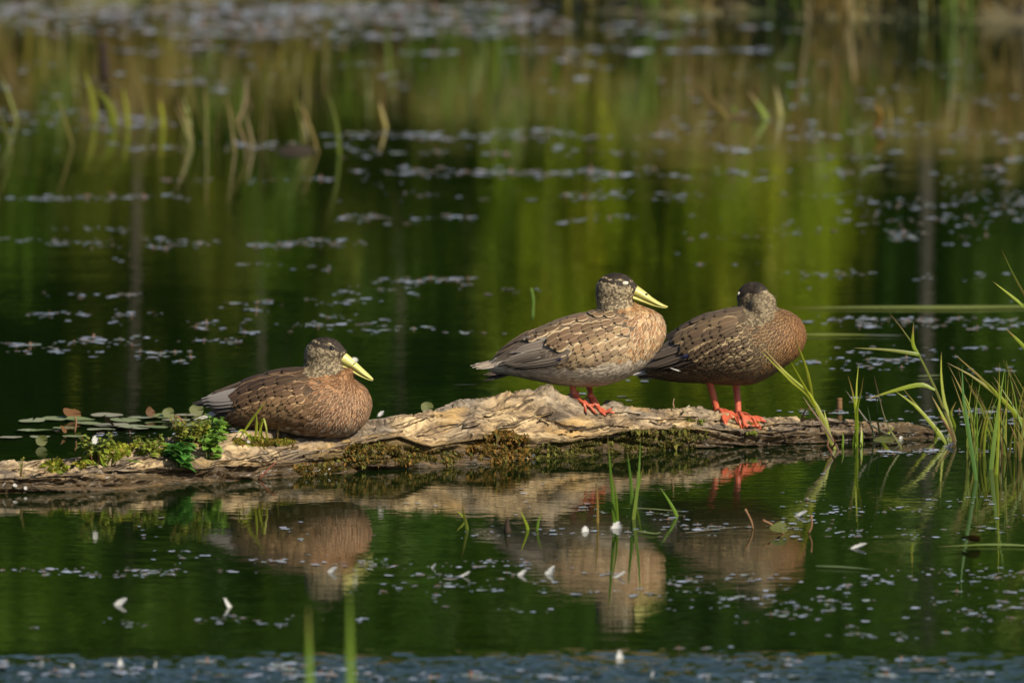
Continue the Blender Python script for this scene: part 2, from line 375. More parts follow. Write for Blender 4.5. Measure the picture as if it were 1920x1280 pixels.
def build_splinters():
    """raised slivers of split wood following the grain"""
    specs = [(395, 872, 560, 838), (550, 862, 648, 836), (600, 850, 755, 806), (640, 838, 700, 815), (60, 890, 190, 866), (100, 905, 230, 870),
             (210, 880, 290, 852), (430, 880, 520, 858), (470, 866, 560, 848), (905, 780, 1000, 752), (930, 800, 1040, 772), (1060, 812, 1150, 796),
             (1090, 806, 1180, 798), (1120, 780, 1200, 776), (1010, 790, 1100, 800), (1330, 792, 1420, 800), (1390, 800, 1520, 798), (1440, 812, 1560, 800),
             (1500, 790, 1620, 795), (860, 800, 930, 778), (730, 800, 830, 780), (780, 815, 860, 795), (1180, 790, 1300, 786), (1240, 795, 1310, 780), (300, 890, 400, 878), (20, 880, 110, 862)]
    for a, b, c, d in specs:
        mb = MB(); n = 10; L = []; V = []; wmax = random.uniform(0.0028, 0.0055)
        for i in range(n):
            t = i/(n-1); p, nn = log_hit(lerp(a, c, t), lerp(b, d, t)+2.5*math.sin(t*5+a))
            if p is None: continue
            L.append((p, nn, t))
        if len(L) < 4: continue
        for p, nn, t in L:
            ww = wmax*(0.25+math.sin(math.pi*min(1, 0.15+t*0.8)))*random.uniform(0.75, 1.1); tan = (L[-1][0]-L[0][0]).normalized(); s = nn.cross(tan).normalized()
            h = 0.0015+0.0035*math.sin(math.pi*t)*random.uniform(0.5, 1.2)
            V += [p+s*ww-nn*0.004, p+s*ww*0.7+nn*h, p-s*ww*0.6+nn*h*0.9, p-s*ww-nn*0.004]
        m = len(L); Fc = [(i*4+k, i*4+k+1, i*4+5+k, i*4+4+k) for i in range(m-1) for k in range(3)]
        Cw = None; uv = [(a/900+0.2*t, random.uniform(0.0, 0.004)+a*0.01+0.006*k) for (_, _, t) in L for k in range(4)]
        mb.add(V, Fc, uv, (0, 0, 0)); mb.build("wood_splinter", mt_wood, LOG)
build_splinters()

# ------------------------------------------------------------------ ducks
def se(c, s, e): return math.copysign(abs(c)**(2/e), c), math.copysign(abs(s)**(2/e), s)
class Duck:
    def __init__(s, x0, y0, px0, py0, Y, yaw, label):
        """x0,y0: corner of the enlarged side view the numbers were read from (0.2292 photo px per unit); px0,py0: photo px of the duck's base"""
        s.k0 = 440/1920.0; s.P = at(px0, py0, Y); s.m = (Y-CAM.y)/math.cos(PITCH)/FPX
        s.k = s.k0*s.m; s.cu = (px0-x0)/s.k0; s.cv = (py0-y0)/s.k0
        s.root = empty("duck", s.P, yaw); tag(s.root, label, "duck", "ducks resting on the log"); s.yaw = yaw
        s.sx = 1/math.cos(yaw)
    def L(s, u, v, y=0.0):      # side-view units -> local metres (y in units too; negative = side that faces the photographer)
        return Vector(((u-s.cu)*s.k*s.sx, y*s.k, -(v-s.cv)*s.k))
    def UV(s, p): return p.x/(s.k*s.sx)+s.cu, -p.z/s.k+s.cv
    def world(s, p): return Matrix.Translation(s.P) @ Matrix.Rotation(s.yaw, 4, 'Z') @ p
    def local(s, p): return Matrix.Rotation(-s.yaw, 4, 'Z') @ (p-s.P)
    def make_body(s, stations, ells, colfn):
        mb = MB(); n = 28; rings = []
        us = [q[0] for q in stations]
        dense = np.linspace(us[0], us[-1], 44)
        cols = list(zip(*stations))
        # smooth the station tables
        def sm(i):
            P = smoothpath([(a, b, 0) for a, b in zip(us, cols[i])], 200); return np.interp(dense, [p.x for p in P], [p.y for p in P])
        T, B, H = sm(1), sm(2), sm(3)
        V = []; 
        for u, t, b, h in zip(dense, T, B, H):
            for k in range(n):
                a = 2*math.pi*k/n; c, q = se(math.cos(a), math.sin(a), 2.25)
                V.append(s.L(u, (t+b)/2 - q*(b-t)/2, c*h*(1.0 if q < 0 else 1-0.12*q)))
        Fc = [(i*n+k, i*n+(k+1) % n, (i+1)*n+(k+1) % n, (i+1)*n+k) for i in range(len(dense)-1) for k in range(n)]
        Fc += [tuple(range(n-1, -1, -1)), tuple((len(dense)-1)*n+k for k in range(n))]
        mb.add(V, Fc)
        for (cu, cv, ru, rv, rw, rot, yy) in ells:
            bm = bmesh.new(); bmesh.ops.create_uvsphere(bm, u_segments=24, v_segments=14, radius=1.0)
            a = R(rot); VV = []
            for v in bm.verts:
                x, y, z = v.co.x*ru, v.co.y*rw, v.co.z*rv
                VV.append(s.L(cu + x*math.cos(a) - z*math.sin(a)*-1*-1, cv - (x*-math.sin(a)*1 + z*math.cos(a)), y+yy))
            bm.verts.index_update(); mb.add(VV, [tuple(q.index for q in f.verts) for f in bm.faces]); bm.free()
        me = mb.mesh("tmp", mt_plume); o = bpy.data.objects.new("tmp", me); COL.objects.link(o)
        md = o.modifiers.new("r", 'REMESH'); md.mode = 'VOXEL'; md.voxel_size = 0.0036
        md = o.modifiers.new("s", 'SMOOTH'); md.factor = 0.5; md.iterations = 9
        dg = bpy.context.evaluated_depsgraph_get(); ev = o.evaluated_get(dg); m2 = bpy.data.meshes.new_from_object(ev)
        bpy.data.objects.remove(o)
        nv = len(m2.vertices); co = np.empty(nv*3, np.float32); m2.vertices.foreach_get("co", co); co = co.reshape(-1, 3)
        for a in list(m2.color_attributes): m2.color_attributes.remove(a)
        at_ = m2.color_attributes.new("cen", 'FLOAT_COLOR', 'POINT'); arr = np.ones((nv, 4), np.float32)
        for i in range(nv):
            u, v = s.UV(Vector(co[i])); arr[i, :3] = colfn(u, v, co[i][1]/s.k)["base"]
        at_.data.foreach_set("color", arr.ravel())
        m2.materials.clear(); m2.materials.append(mt_plume)
        m2.polygons.foreach_set("use_smooth", [True]*len(m2.polygons)); m2.name = "body"
        link("body", m2, s.root); s.body = m2
        s.bvh = BVHTree.FromPolygons([Vector(c) for c in co], [tuple(p.vertices) for p in m2.polygons])
        s.co = co
    def side_hit(s, u, v, side=-1):
        p = s.L(u, v, 0); h = s.bvh.ray_cast(Vector((p.x, side*0.5, p.z)), Vector((0, -side, 0)))
        return h
    def feather(s, mb, base, d, L, W, l0, l1, cen, edg, nv=6, nu=5, conform=True, nrm=None, sharp=1.0, camber=0.0012, reach=0.03, taper=0.0):
        """one overlapping feather laid over the body: base point, direction, length, half width, lift at base / tip"""
        V = []; UVs = []
        vs_ = [1-(1-i/(nv-1))**1.25 for i in range(nv)]
        for v in vs_:
            c = base + d*(L*v); n = nrm
            if conform:
                q = s.bvh.find_nearest(c, reach)
                if q[0] is not None: c, n = q[0], q[1]
            if n is None: n = Vector((0, -1, 0))
            side = n.cross(d)
            if side.length < 1e-5: side = Vector((0, 0, 1))
            side.normalize()
            ww = W*min(1.0, (0.35+v*2.2))*math.sqrt(max(0.0, 1-max(0.0, (v-0.5)/0.5)**(2.4*sharp)))
            ww = max(ww*(1-taper*v), W*0.10)
            for k in range(nu):
                a = 2*k/(nu-1)-1; p = c + side*(ww*a); n2 = n
                if conform:
                    q = s.bvh.find_nearest(p, reach)
                    if q[0] is not None: p, n2 = q[0], q[1]
                # round the tip
                p = p - d*(abs(a)**2*L*0.10*v)
                V.append(p + n2*(l0+(l1-l0)*v - camber*a*a)); UVs.append((k/(nu-1), v))
        Fc = [(i*nu+k, i*nu+k+1, (i+1)*nu+k+1, (i+1)*nu+k) for i in range(nv-1) for k in range(nu-1)]
        mb.add(V, Fc, UVs, tuple(cen), tuple(edg))
    def contour(s, colfn, flow, spacing_scale=1.0):
        """the small overlapping feathers all over the body, too small to pick apart singly"""
        me = s.body; npoly = len(me.polygons)
        ar = np.empty(npoly, np.float32); me.polygons.foreach_get("area", ar)
        cn = np.empty(npoly*3, np.float32); me.polygons.foreach_get("center", cn); cn = cn.reshape(-1, 3)
        nn = np.empty(npoly*3, np.float32); me.polygons.foreach_get("normal", nn); nn = nn.reshape(-1, 3)
        order = RNG.permutation(npoly); grid = {}; mb = MB(); cnt = 0
        g = 0.004
        for i in order:
            p = Vector(cn[i]); u, v = s.UV(p); q = colfn(u, v, p.y/s.k)
            if q.get("skip"): continue
            sp = q["sp"]*s.k*spacing_scale; cell = (int(p.x//g), int(p.y//g), int(p.z//g)); ok = True; rr = int(sp//g)+1
            for a in range(-rr, rr+1):
                for b in range(-rr, rr+1):
                    for c in range(-rr, rr+1):
                        for o in grid.get((cell[0]+a, cell[1]+b, cell[2]+c), ()):
                            if (o-p).length_squared < sp*sp: ok = False; break
                        if not ok: break
                    if not ok: break
                if not ok: break
            if not ok: continue
            grid.setdefault(cell, []).append(p); n = Vector(nn[i])
            f = flow(u, v, p.y/s.k); d = Vector((f[0], f[2] if len(f) > 2 else 0.0, -f[1])) + Vector((random.uniform(-.2, .2), random.uniform(-.2, .2), random.uniform(-.2, .2)))
            d = d - n*d.dot(n)
            if d.length < 0.05: continue
            d.normalize(); L = q["L"]*s.k*random.uniform(0.85, 1.15); W = q["W"]*s.k*random.uniform(0.85, 1.15)
            ce, ed = q["cen"], q["edg"]; f_ = random.uniform(0.65, 1.3); g_ = random.uniform(0.8, 1.2)
            s.feather(mb, p - d*L*0.3, d, L, W, 0.0002, q.get("lift", 0.0016), [x*f_ for x in ce], [x*g_ for x in ed], 4, 3, camber=0.0004, reach=0.012); cnt += 1
        o = mb.build("contour_feathers", mt_feather, s.root); tag(o, kind="stuff"); return cnt
    def rows(s, rows, wing_near, far_mb):
        """rows of larger feathers: near ones single objects under the wing, those of the hidden side one mesh"""
        for ri, (pts, n, L, W, dr, cen, edg, l1) in enumerate(rows):
            l1 = l1*0.26 + 0.00032*(len(rows)-ri); path = smoothpath([(a, b, 0) for a, b in pts], n); st = (pts[-1][0]-pts[0][0])/n*(0.5 if ri % 2 else 0.0)
            for i, p in enumerate(path):
                t = i/max(1, n-1)
                LL = (L if not isinstance(L, tuple) else lerp(L[0], L[1], t))*s.k*random.uniform(0.85, 1.15); WW = (W if not isinstance(W, tuple) else lerp(W[0], W[1], t))*s.k*random.uniform(1.12, 1.36)
                dd = dr if not isinstance(dr[0], tuple) else (lerp(dr[0][0], dr[1][0], t), lerp(dr[0][1], dr[1][1], t))
                ju, jv = random.uniform(-16, 16)+st, random.uniform(-14, 14); ce, ed = jit(cen, 0.22), jit(edg, 0.18)
                xr = max(0.0, t-0.55)/0.45 if ri < 4 else 0.0
                for side in (-1, 1):
                    h = s.side_hit(p.x+ju, p.y+jv, side)
                    if h[0] is None: continue
                    d = Vector((dd[0], 0.0, -dd[1]+random.uniform(-.16, .16))); d -= h[1]*d.dot(h[1]); d.normalize()
                    if side < 0:
                        mb = MB(); s.feather(mb, h[0], d, LL, WW, 0.0005+0.00026*(len(rows)-ri)+0.0010*xr, l1+0.0008+0.0005*random.random()+0.0018*xr, ce, ed, 7, 5)
                        mb.build("feather", mt_feather, wing_near)
                    else: s.feather(far_mb, h[0], d, LL, WW, 0.0008, l1, ce, ed, 5, 3)
    def long_feathers(s, lst, parent, name="flight_feather", mirror_mb=None, sharp=1.3):
        """stiff quills given by base and tip in side view plus the tip's distance from the middle line; they hug the body where they cross it"""
        for (u0, v0, y0, u1, v1, y1, W, cen, edg) in lst:
            for side in ((1, -1) if mirror_mb is not None else (1,)):
                a, b = s.L(u0, v0, y0*side), s.L(u1, v1, y1*side)
                if abs(y0) > 100:
                    h = s.side_hit(u0, v0, -side)
                    if h[0] is not None: a = h[0]
                d = (b-a); L = d.length; d.normalize()
                n0 = Vector((0.0, -0.75 if y0*side <= 0 else 0.75, 0.66)); n0 = (n0-d*n0.dot(d)).normalized()
                mb = MB() if side == 1 else mirror_mb; k0 = len(mb.v)
                s.feather(mb, a, d, L, W*s.k, 0.0, 0.0, cen, edg, 11, 5, conform=False, nrm=n0, sharp=sharp, camber=0.002, taper=0.45)
                lay0 = 0.0003; lay1 = 0.0026+0.0012*random.random()
                for i in range(k0, len(mb.v)):
                    p = Vector(mb.v[i]); q = s.bvh.find_nearest(p, 0.05); fv = mb.uv[i][1]; lay = lerp(lay0, lay1, max(0, min(1, (fv-0.38)/0.35)))
                    if q[0] is not None and (p-q[0]).dot(q[1]) < lay: mb.v[i] = tuple(q[0]+q[1]*lay)
                if side == 1: mb.build(name, mt_feather, parent)
    def bill(s, top, bot, hws, yfun=lambda t: 0.0):
        nst = 14; n = 16
        T = smoothpath([(a, b, 0) for a, b in top], nst); B = smoothpath([(a, b, 0) for a, b in bot], nst)
        H = np.interp(np.linspace(0, 1, nst), np.linspace(0, 1, len(hws)), hws)
        up = MB(); lo = MB(); split = 0.74
        for mbx, f0, f1, sc in ((up, 0.0, split, 1.0), (lo, split+0.004, 1.0, 0.9)):
            V = []
            for i in range(nst):
                t_, b_ = T[i], B[i]; P0 = t_.lerp(b_, f0); P1 = t_.lerp(b_, f1); c = (P0+P1)/2; hv = (P1-P0)/2; yy = yfun(i/(nst-1))
                for k in range(n):
                    a = 2*math.pi*k/n; cx, sy = se(math.cos(a), math.sin(a), 2.3)
                    wid = H[i]*sc*(1.0-0.38*max(0, sy) if mbx is up else 1.0)
                    q = c - hv*sy
                    V.append(s.L(q.x, q.y, cx*wid+yy))
            Fc = [(i*n+k, i*n+(k+1) % n, (i+1)*n+(k+1) % n, (i+1)*n+k) for i in range(nst-1) for k in range(n)]
            Fc += [tuple(range(n)), tuple((nst-1)*n+k for k in range(n))]; mbx.add(V, Fc)
        o = up.build("bill", mt_bill, s.root); l = lo.build("lower_mandible", mt_bill, o)
        return o, T, B, H
    def blob(s, name, mat, u, v, y, ru, rv, rw, parent, col=(0.01, 0.008, 0.006), rot=0):
        bm = bmesh.new(); bmesh.ops.create_uvsphere(bm, u_segments=14, v_segments=9, radius=1.0); VV = []
        a = R(rot)
        for q in bm.verts:
            x, z = q.co.x*ru, q.co.z*rv
            VV.append(s.L(u+x*math.cos(a)+z*math.sin(a), v-(z*math.cos(a)-x*math.sin(a)), y+q.co.y*rw))
        bm.verts.index_update(); mb = MB(); mb.add(VV, [tuple(f.index for f in fc.verts) for fc in bm.faces], c=col); bm.free()
        return mb.build(name, mat, parent)
    def leg(s, hip, ankle, yawdeg, tlen, y_hip, y_ank, r=27):
        """scaly leg down to a webbed foot that lies on the log"""
        A = s.world(s.L(ankle[0], ankle[1], y_ank)); zl = log_down(A.x, A.y, A.z-0.004); A.z = zl+0.006
        Al = s.local(A); Hl = s.L(hip[0], hip[1], y_hip); mid = Hl.lerp(Al, 0.5)+Vector((0.002, 0, 0))
        up_ = Hl + (Hl-Al)*0.35
        mb = MB(); rr = r*s.k
        tube(mb, smoothpath([up_, Hl, mid, Al+Vector((0, 0, 0.006)), Al], 12), [rr*1.5, rr*1.3, rr*1.12, rr*1.0, rr*0.92, rr*0.88, rr*0.86, rr*0.86, rr*0.88, rr*0.98, rr*1.05, rr*0.8], 10)
        lg = mb.build("leg", mt_skin, s.root)
        ft = MB(); toes = []
        for da, ln in ((-30, 0.84), (0, 1.0), (28, 0.86)):
            an = R(yawdeg+da)+s.yaw; pts = []
            for i in range(7):
                t = i/6; x, y = A.x+math.cos(an)*tlen*ln*t, A.y+math.sin(an)*tlen*ln*t
                z = max(log_down(x+0.002*q, y, A.z-0.004) for q in (-1, 0, 1))
                z = max(z, A.z-0.012-0.05*t)
                pts.append(Vector((x, y, z+0.004+0.003*(1-t)+0.002*math.sin(t*9))))
            toes.append([s.local(p) for p in pts])
            tube(ft, toes[-1], [rr*0.75, rr*0.62, rr*0.55, rr*0.58, rr*0.48, rr*0.46, rr*0.3], 7)
        for a, b in ((0, 1), (1, 2)):
            V = []; nu = 5
            for i in range(7):
                for k in range(nu):
                    t = k/(nu-1); back = 0.22*math.sin(math.pi*t)*(i/6)
                    ii = i*(1-back); i0 = min(int(ii), 5); fr = ii-i0
                    p = toes[a][i0].lerp(toes[a][i0+1], fr).lerp(toes[b][i0].lerp(toes[b][i0+1], fr), t)
                    q = s.world(p); q.z = max(q.z+0.0012, log_down(q.x, q.y, -1)+0.002); V.append(s.local(q)+Vector((0, 0, 0.0012*math.sin(t*math.pi*3))))
            for dz in (0.0, -0.0012):
                off = len(V) if False else 0
                ft.add([v+Vector((0, 0, dz)) for v in V], [(i*nu+k, i*nu+k+1, (i+1)*nu+k+1, (i+1)*nu+k)[::(1 if dz == 0 else -1)] for i in range(6) for k in range(nu-1)])
        f = ft.build("webbed_foot", mt_skin, lg)
        cl = MB()
        for t in toes:
            dd = (t[-1]-t[-2]).normalized(); tube(cl, [t[-1], t[-1]+dd*0.003+Vector((0, 0, 0.001)), t[-1]+dd*0.006-Vector((0, 0, 0.001))], [rr*0.28, rr*0.2, rr*0.04], 6, c=(0.03, 0.02, 0.015))
        # hind toe
        an = R(yawdeg+165)+s.yaw; h0 = Al+Vector((0, 0, 0.004)); h1 = s.local(A+Vector((math.cos(an)*0.014, math.sin(an)*0.014, -0.001))); 
        cl.build("claw", mt_dark, lg); hb = MB(); tube(hb, [h0, h0.lerp(h1, 0.5), h1], [rr*0.5, rr*0.42, rr*0.15], 6); hb.build("hind_toe", mt_skin, lg)

def head_color(u, v, hc, eye, bb, dark=(0.024, 0.017, 0.011), buff=(0.40, 0.31, 0.18), crown_v=0):
    """crown cap and eye stripe dark, cheek and neck finely speckled buff"""
    # coordinates along / across the head axis
    ax = Vector((bb[0]-hc[0], bb[1]-hc[1])); ax.normalize(); d = Vector((u-hc[0], v-hc[1]))
    sg = 1.0 if ax.x > 0 else -1.0
    a = d.dot(ax); b = sg*(d.x*ax.y - d.y*ax.x)      # b>0 : above the axis
    ea = Vector((eye[0]-hc[0], eye[1]-hc[1])); eb = sg*(ea.x*ax.y - ea.y*ax.x)
    return a, b, eb

C = dict(crown=(0.015, 0.011, 0.008), hdark=(0.060, 0.044, 0.028), hbuff=(0.46, 0.365, 0.225))
def mk_colfn(P):
    def fn(u, v, y):
        j = random.random
        hc = P["hc"]; hd = math.hypot((u-hc[0])/P["hr"][0], (v-hc[1])/P["hr"][1])
        if hd < 1.0 and v < P["hcut"](u):
            a, b, eb = head_color(u, v, hc, P["eye"], P["bb"])
            q = dict(sp=10.5, L=27, W=8, lift=0.0008, base=(0.14, 0.105, 0.06))
            cap = b > eb+P.get('cap', 24)+8*math.sin(a*0.05)
            stripe = abs(b-eb+2) < 15+5*math.sin(u*0.1) and a > P.get('stripe', -150)
            lore = a > 120 and b > eb-70
            if cap: q.update(cen=P.get("crown", C["crown"]), edg=(0.045, 0.033, 0.021) if j() < 0.8 else (0.16, 0.115, 0.065), base=(0.03, 0.022, 0.015))
            elif stripe or (lore and j() < 0.6): q.update(cen=(0.018, 0.013, 0.009), edg=(0.05, 0.036, 0.023), base=(0.04, 0.03, 0.02))
            else: dk_ = j() < 0.5; q.update(cen=(0.075, 0.055, 0.034) if dk_ else tuple(x*P.get("hb", 1.0)*0.5 for x in C["hbuff"]), edg=(0.20, 0.15, 0.09) if dk_ else tuple(x*P.get("hb", 1.0) for x in C["hbuff"]), W=7)
            return q
        br = P["breast"](u, v); be = P["belly"](u, v)
        if br > 0 and j() < br:
            q = dict(P["q_breast"](u, v, j())); q.setdefault("base", q["cen"]); 
            if be > 0 and j() < be:
                q = dict(P["q_belly"](u, v, j())); q.setdefault("base", q["cen"])
            return q
        if be > 0 and j() < be*1.4:
            q = dict(P["q_belly"](u, v, j())); q.setdefault("base", q["cen"]); return q
        q = dict(P["q_back"](u, v, j()) if v < P["backline"](u) else P["q_flank"](u, v, j())); q.setdefault("base", q["cen"]); return q
    return fn
def mk_flow(P):
    def fl(u, v, y):
        hc = P["hc"]; hd = math.hypot((u-hc[0])/P["hr"][0], (v-hc[1])/P["hr"][1])
        if hd < 1.0 and v < P["hcut"](u):
            bb = P["bb"]; d = Vector((u-bb[0], v-bb[1])); 
            if d.length > 1e-3: d.normalize()
            k = max(0, min(1, (v-hc[1])/140)); return (d.x*(1-k*0.7), d.y*(1-k)+0.9*k, 0.0)
        k = max(0.0, min(1.0, (u-P["fx"][0])/(P["fx"][1]-P["fx"][0])))
        return (-1.0+0.75*k, 0.28+0.75*k, 0.0)
    return fl

# ---- duck 1: sitting, head up on a folded neck
def duck_sitting():
    Yd = on_water(600, 890).y + 0.115
    D = Duck(320, 600, 590, 819, Yd, R(-9), "brown duck sitting low on the log beside the green weeds, open dark eye")
    S = [(330, 655, 770, 55), (420, 600, 845, 130), (520, 540, 880, 190), (650, 480, 900, 250), (800, 425, 905, 300), (950, 392, 920, 335), (1100, 380, 945, 350),
         (1250, 385, 955, 345), (1400, 425, 950, 310), (1500, 472, 915, 260), (1580, 535, 850, 190), (1630, 612, 765, 105), (1643, 660, 700, 40)]
    E = [(1262, 272, 168, 140, 128, 0, 0), (1350, 315, 98, 82, 88, -25, 0), (1275, 415, 165, 120, 150, 0, 0), (1180, 330, 90, 110, 100, 0, 0), (1390, 470, 120, 90, 170, -20, 0)]
    P = dict(hc=(1265, 280), hr=(205, 185), hcut=lambda u: 455-0.12*(u-1100), eye=(1335, 215), bb=(1440, 320), fx=(1150, 1500))
    P["breast"] = lambda u, v: (u - (1165 + 60*math.sin(v*0.012)+max(0, (500-v))*0.25))/130
    P["belly"] = lambda u, v: max(0.0, min(1.0, (v-800-(0.10*(1640-u) if u > 1200 else 44))/130))
    P["backline"] = lambda u: 560
    def qb(u, v, r):
        k = max(0, min(1, (v-430)/380))
        ed = tuple(lerp(a, b, k) for a, b in zip((0.36, 0.22, 0.10), (0.58, 0.46, 0.33)))
        return dict(sp=26, L=58, W=17, cen=(0.13, 0.055, 0.022) if r < 0.7 else (0.22, 0.11, 0.05), edg=ed, lift=0.0022)
    P["q_breast"] = qb
    P["q_belly"] = lambda u, v, r: dict(sp=28, L=66, W=17, cen=(0.20, 0.12, 0.07) if r < 0.5 else (0.42, 0.33, 0.24), edg=(0.56, 0.46, 0.35), lift=0.0022)
    P["q_back"] = lambda u, v, r: dict(sp=34, L=85, W=30, cen=(0.075, 0.046, 0.026), edg=(0.15, 0.095, 0.05), lift=0.0009)
    P["q_flank"] = lambda u, v, r: dict(sp=34, L=95, W=28, cen=(0.125, 0.068, 0.032), edg=(0.31, 0.195, 0.095), lift=0.0011)
    cf = mk_colfn(P); D.make_body(S, E, cf)
    D.contour(cf, mk_flow(P))
    wing = MB(); wing.add([D.L(560, 600, -150), D.L(640, 540, -190), D.L(640, 640, -230), D.L(540, 660, -190)], [(0, 1, 2, 3)], c=(0.09, 0.06, 0.04)); wg = wing.build("wing", mt_feather, D.root)
    far = MB()
    g1, g1e = (0.20, 0.175, 0.16), (0.44, 0.40, 0.38); dk, dke = (0.065, 0.04, 0.022), (0.21, 0.135, 0.07); br, bre = (0.155, 0.088, 0.042), (0.50, 0.335, 0.175)
    gq = [(0.17, 0.145, 0.13), (0.19, 0.165, 0.15), (0.21, 0.185, 0.17)]; ge = (0.245, 0.215, 0.20)
    D.long_feathers([(700, 660, -215, 365, 790, -95, 46, (0.028, 0.02, 0.016), (0.06, 0.046, 0.036)), (720, 640, -215, 330, 750, -110, 50, (0.05, 0.038, 0.032), (0.11, 0.09, 0.08)), (730, 615, -215, 300, 715, -108, 52, (0.10, 0.083, 0.073), (0.19, 0.165, 0.15)),
                     (740, 590, -215, 278, 690, -105, 54, gq[0], ge), (760, 560, -205, 264, 664, -98, 56, gq[1], ge), (740, 525, -185, 258, 645, -88, 48, gq[2], (0.33, 0.295, 0.275)), (700, 490, -160, 330, 605, -70, 44, (0.07, 0.05, 0.036), (0.16, 0.115, 0.08))], wg, mirror_mb=far)
    rows = [([(1100, 392), (930, 398), (780, 440), (640, 500)], 5, 205, 62, (-0.93, 0.36), (0.045, 0.027, 0.015), (0.17, 0.105, 0.055), 0.003),
            ([(1120, 445), (960, 455), (820, 500), (690, 555)], 5, 190, 62, (-0.93, 0.36), (0.05, 0.03, 0.017), (0.24, 0.15, 0.08), 0.0036),
            ([(1150, 500), (1010, 505), (860, 550), (720, 610)], 7, (105, 180), (36, 62), (-0.92, 0.40), (0.075, 0.043, 0.022), (0.36, 0.235, 0.12), 0.004),
            ([(1150, 545), (980, 560), (800, 600), (680, 640)], 9, (85, 135), (30, 48), (-0.9, 0.42), (0.09, 0.05, 0.025), (0.29, 0.185, 0.095), 0.0042),
            ([(1165, 600), (1000, 590), (850, 625), (700, 690), (570, 700)], 11, (85, 125), (30, 46), (-0.82, 0.55), br, bre, 0.005),
            ([(1170, 660), (1000, 650), (850, 690), (700, 740), (560, 760)], 11, (85, 120), (30, 44), (-0.82, 0.55), br, bre, 0.0045),
            ([(1170, 720), (1000, 715), (850, 750), (700, 790), (580, 810)], 10, (80, 115), (28, 40), (-0.85, 0.48), (0.15, 0.09, 0.046), bre, 0.004),
            ([(1150, 775), (1000, 775), (850, 805), (720, 830)], 8, (80, 105), (26, 36), (-0.9, 0.35), (0.17, 0.10, 0.055), (0.38, 0.27, 0.155), 0.0036)]
    D.rows(rows, wg, far); far.build("wing", mt_feather, D.root)
    tl = MB(); tl.add([D.L(330, 680, -60), D.L(330, 680, 60), D.L(280, 700, 40), D.L(280, 700, -40)], [(0, 1, 2, 3)], c=(0.03, 0.024, 0.02)); tail = tl.build("tail", mt_feather, D.root)
    dkt = (0.022, 0.018, 0.016)
    D.long_feathers([(400, 650, 0, 165, 692, 0, 34, dkt, (0.05, 0.04, 0.035)), (400, 665, -40, 185, 705, -45, 32, dkt, (0.06, 0.05, 0.045)), (400, 665, 40, 180, 700, 50, 32, dkt, dkt),
                     (420, 740, -70, 200, 820, -95, 28, (0.42, 0.39, 0.36), (0.62, 0.60, 0.57)), (420, 760, -50, 235, 840, -60, 26, (0.20, 0.18, 0.16), (0.45, 0.42, 0.4)), (440, 790, -40, 300, 860, -50, 34, dkt, dkt), (440, 790, 30, 320, 855, 30, 34, dkt, dkt)], tail, "tail_feather")
    bl, T, B, H = D.bill([(1415, 240), (1490, 305), (1560, 372), (1620, 428), (1662, 470)], [(1360, 372), (1470, 412), (1545, 448), (1612, 474), (1655, 486)], [52, 44, 42, 46, 46, 22])
    D.blob("nail", mt_dark, 1655, 474, 0, 12, 9, 14, bl, (0.05, 0.04, 0.03), -45)
    h = D.side_hit(1335, 216); yy = h[0].y/D.k
    for sg in (1, -1): D.blob("eye", mt_eye, 1335, 216, (yy+9)*sg, 25, 22, 20, D.root)
    nb = D.blob("nostril", mt_dark, 1502, 352, -36, 18, 6, 5, bl, (0.02, 0.016, 0.01), -40); 
    return D
D1 = duck_sitting()

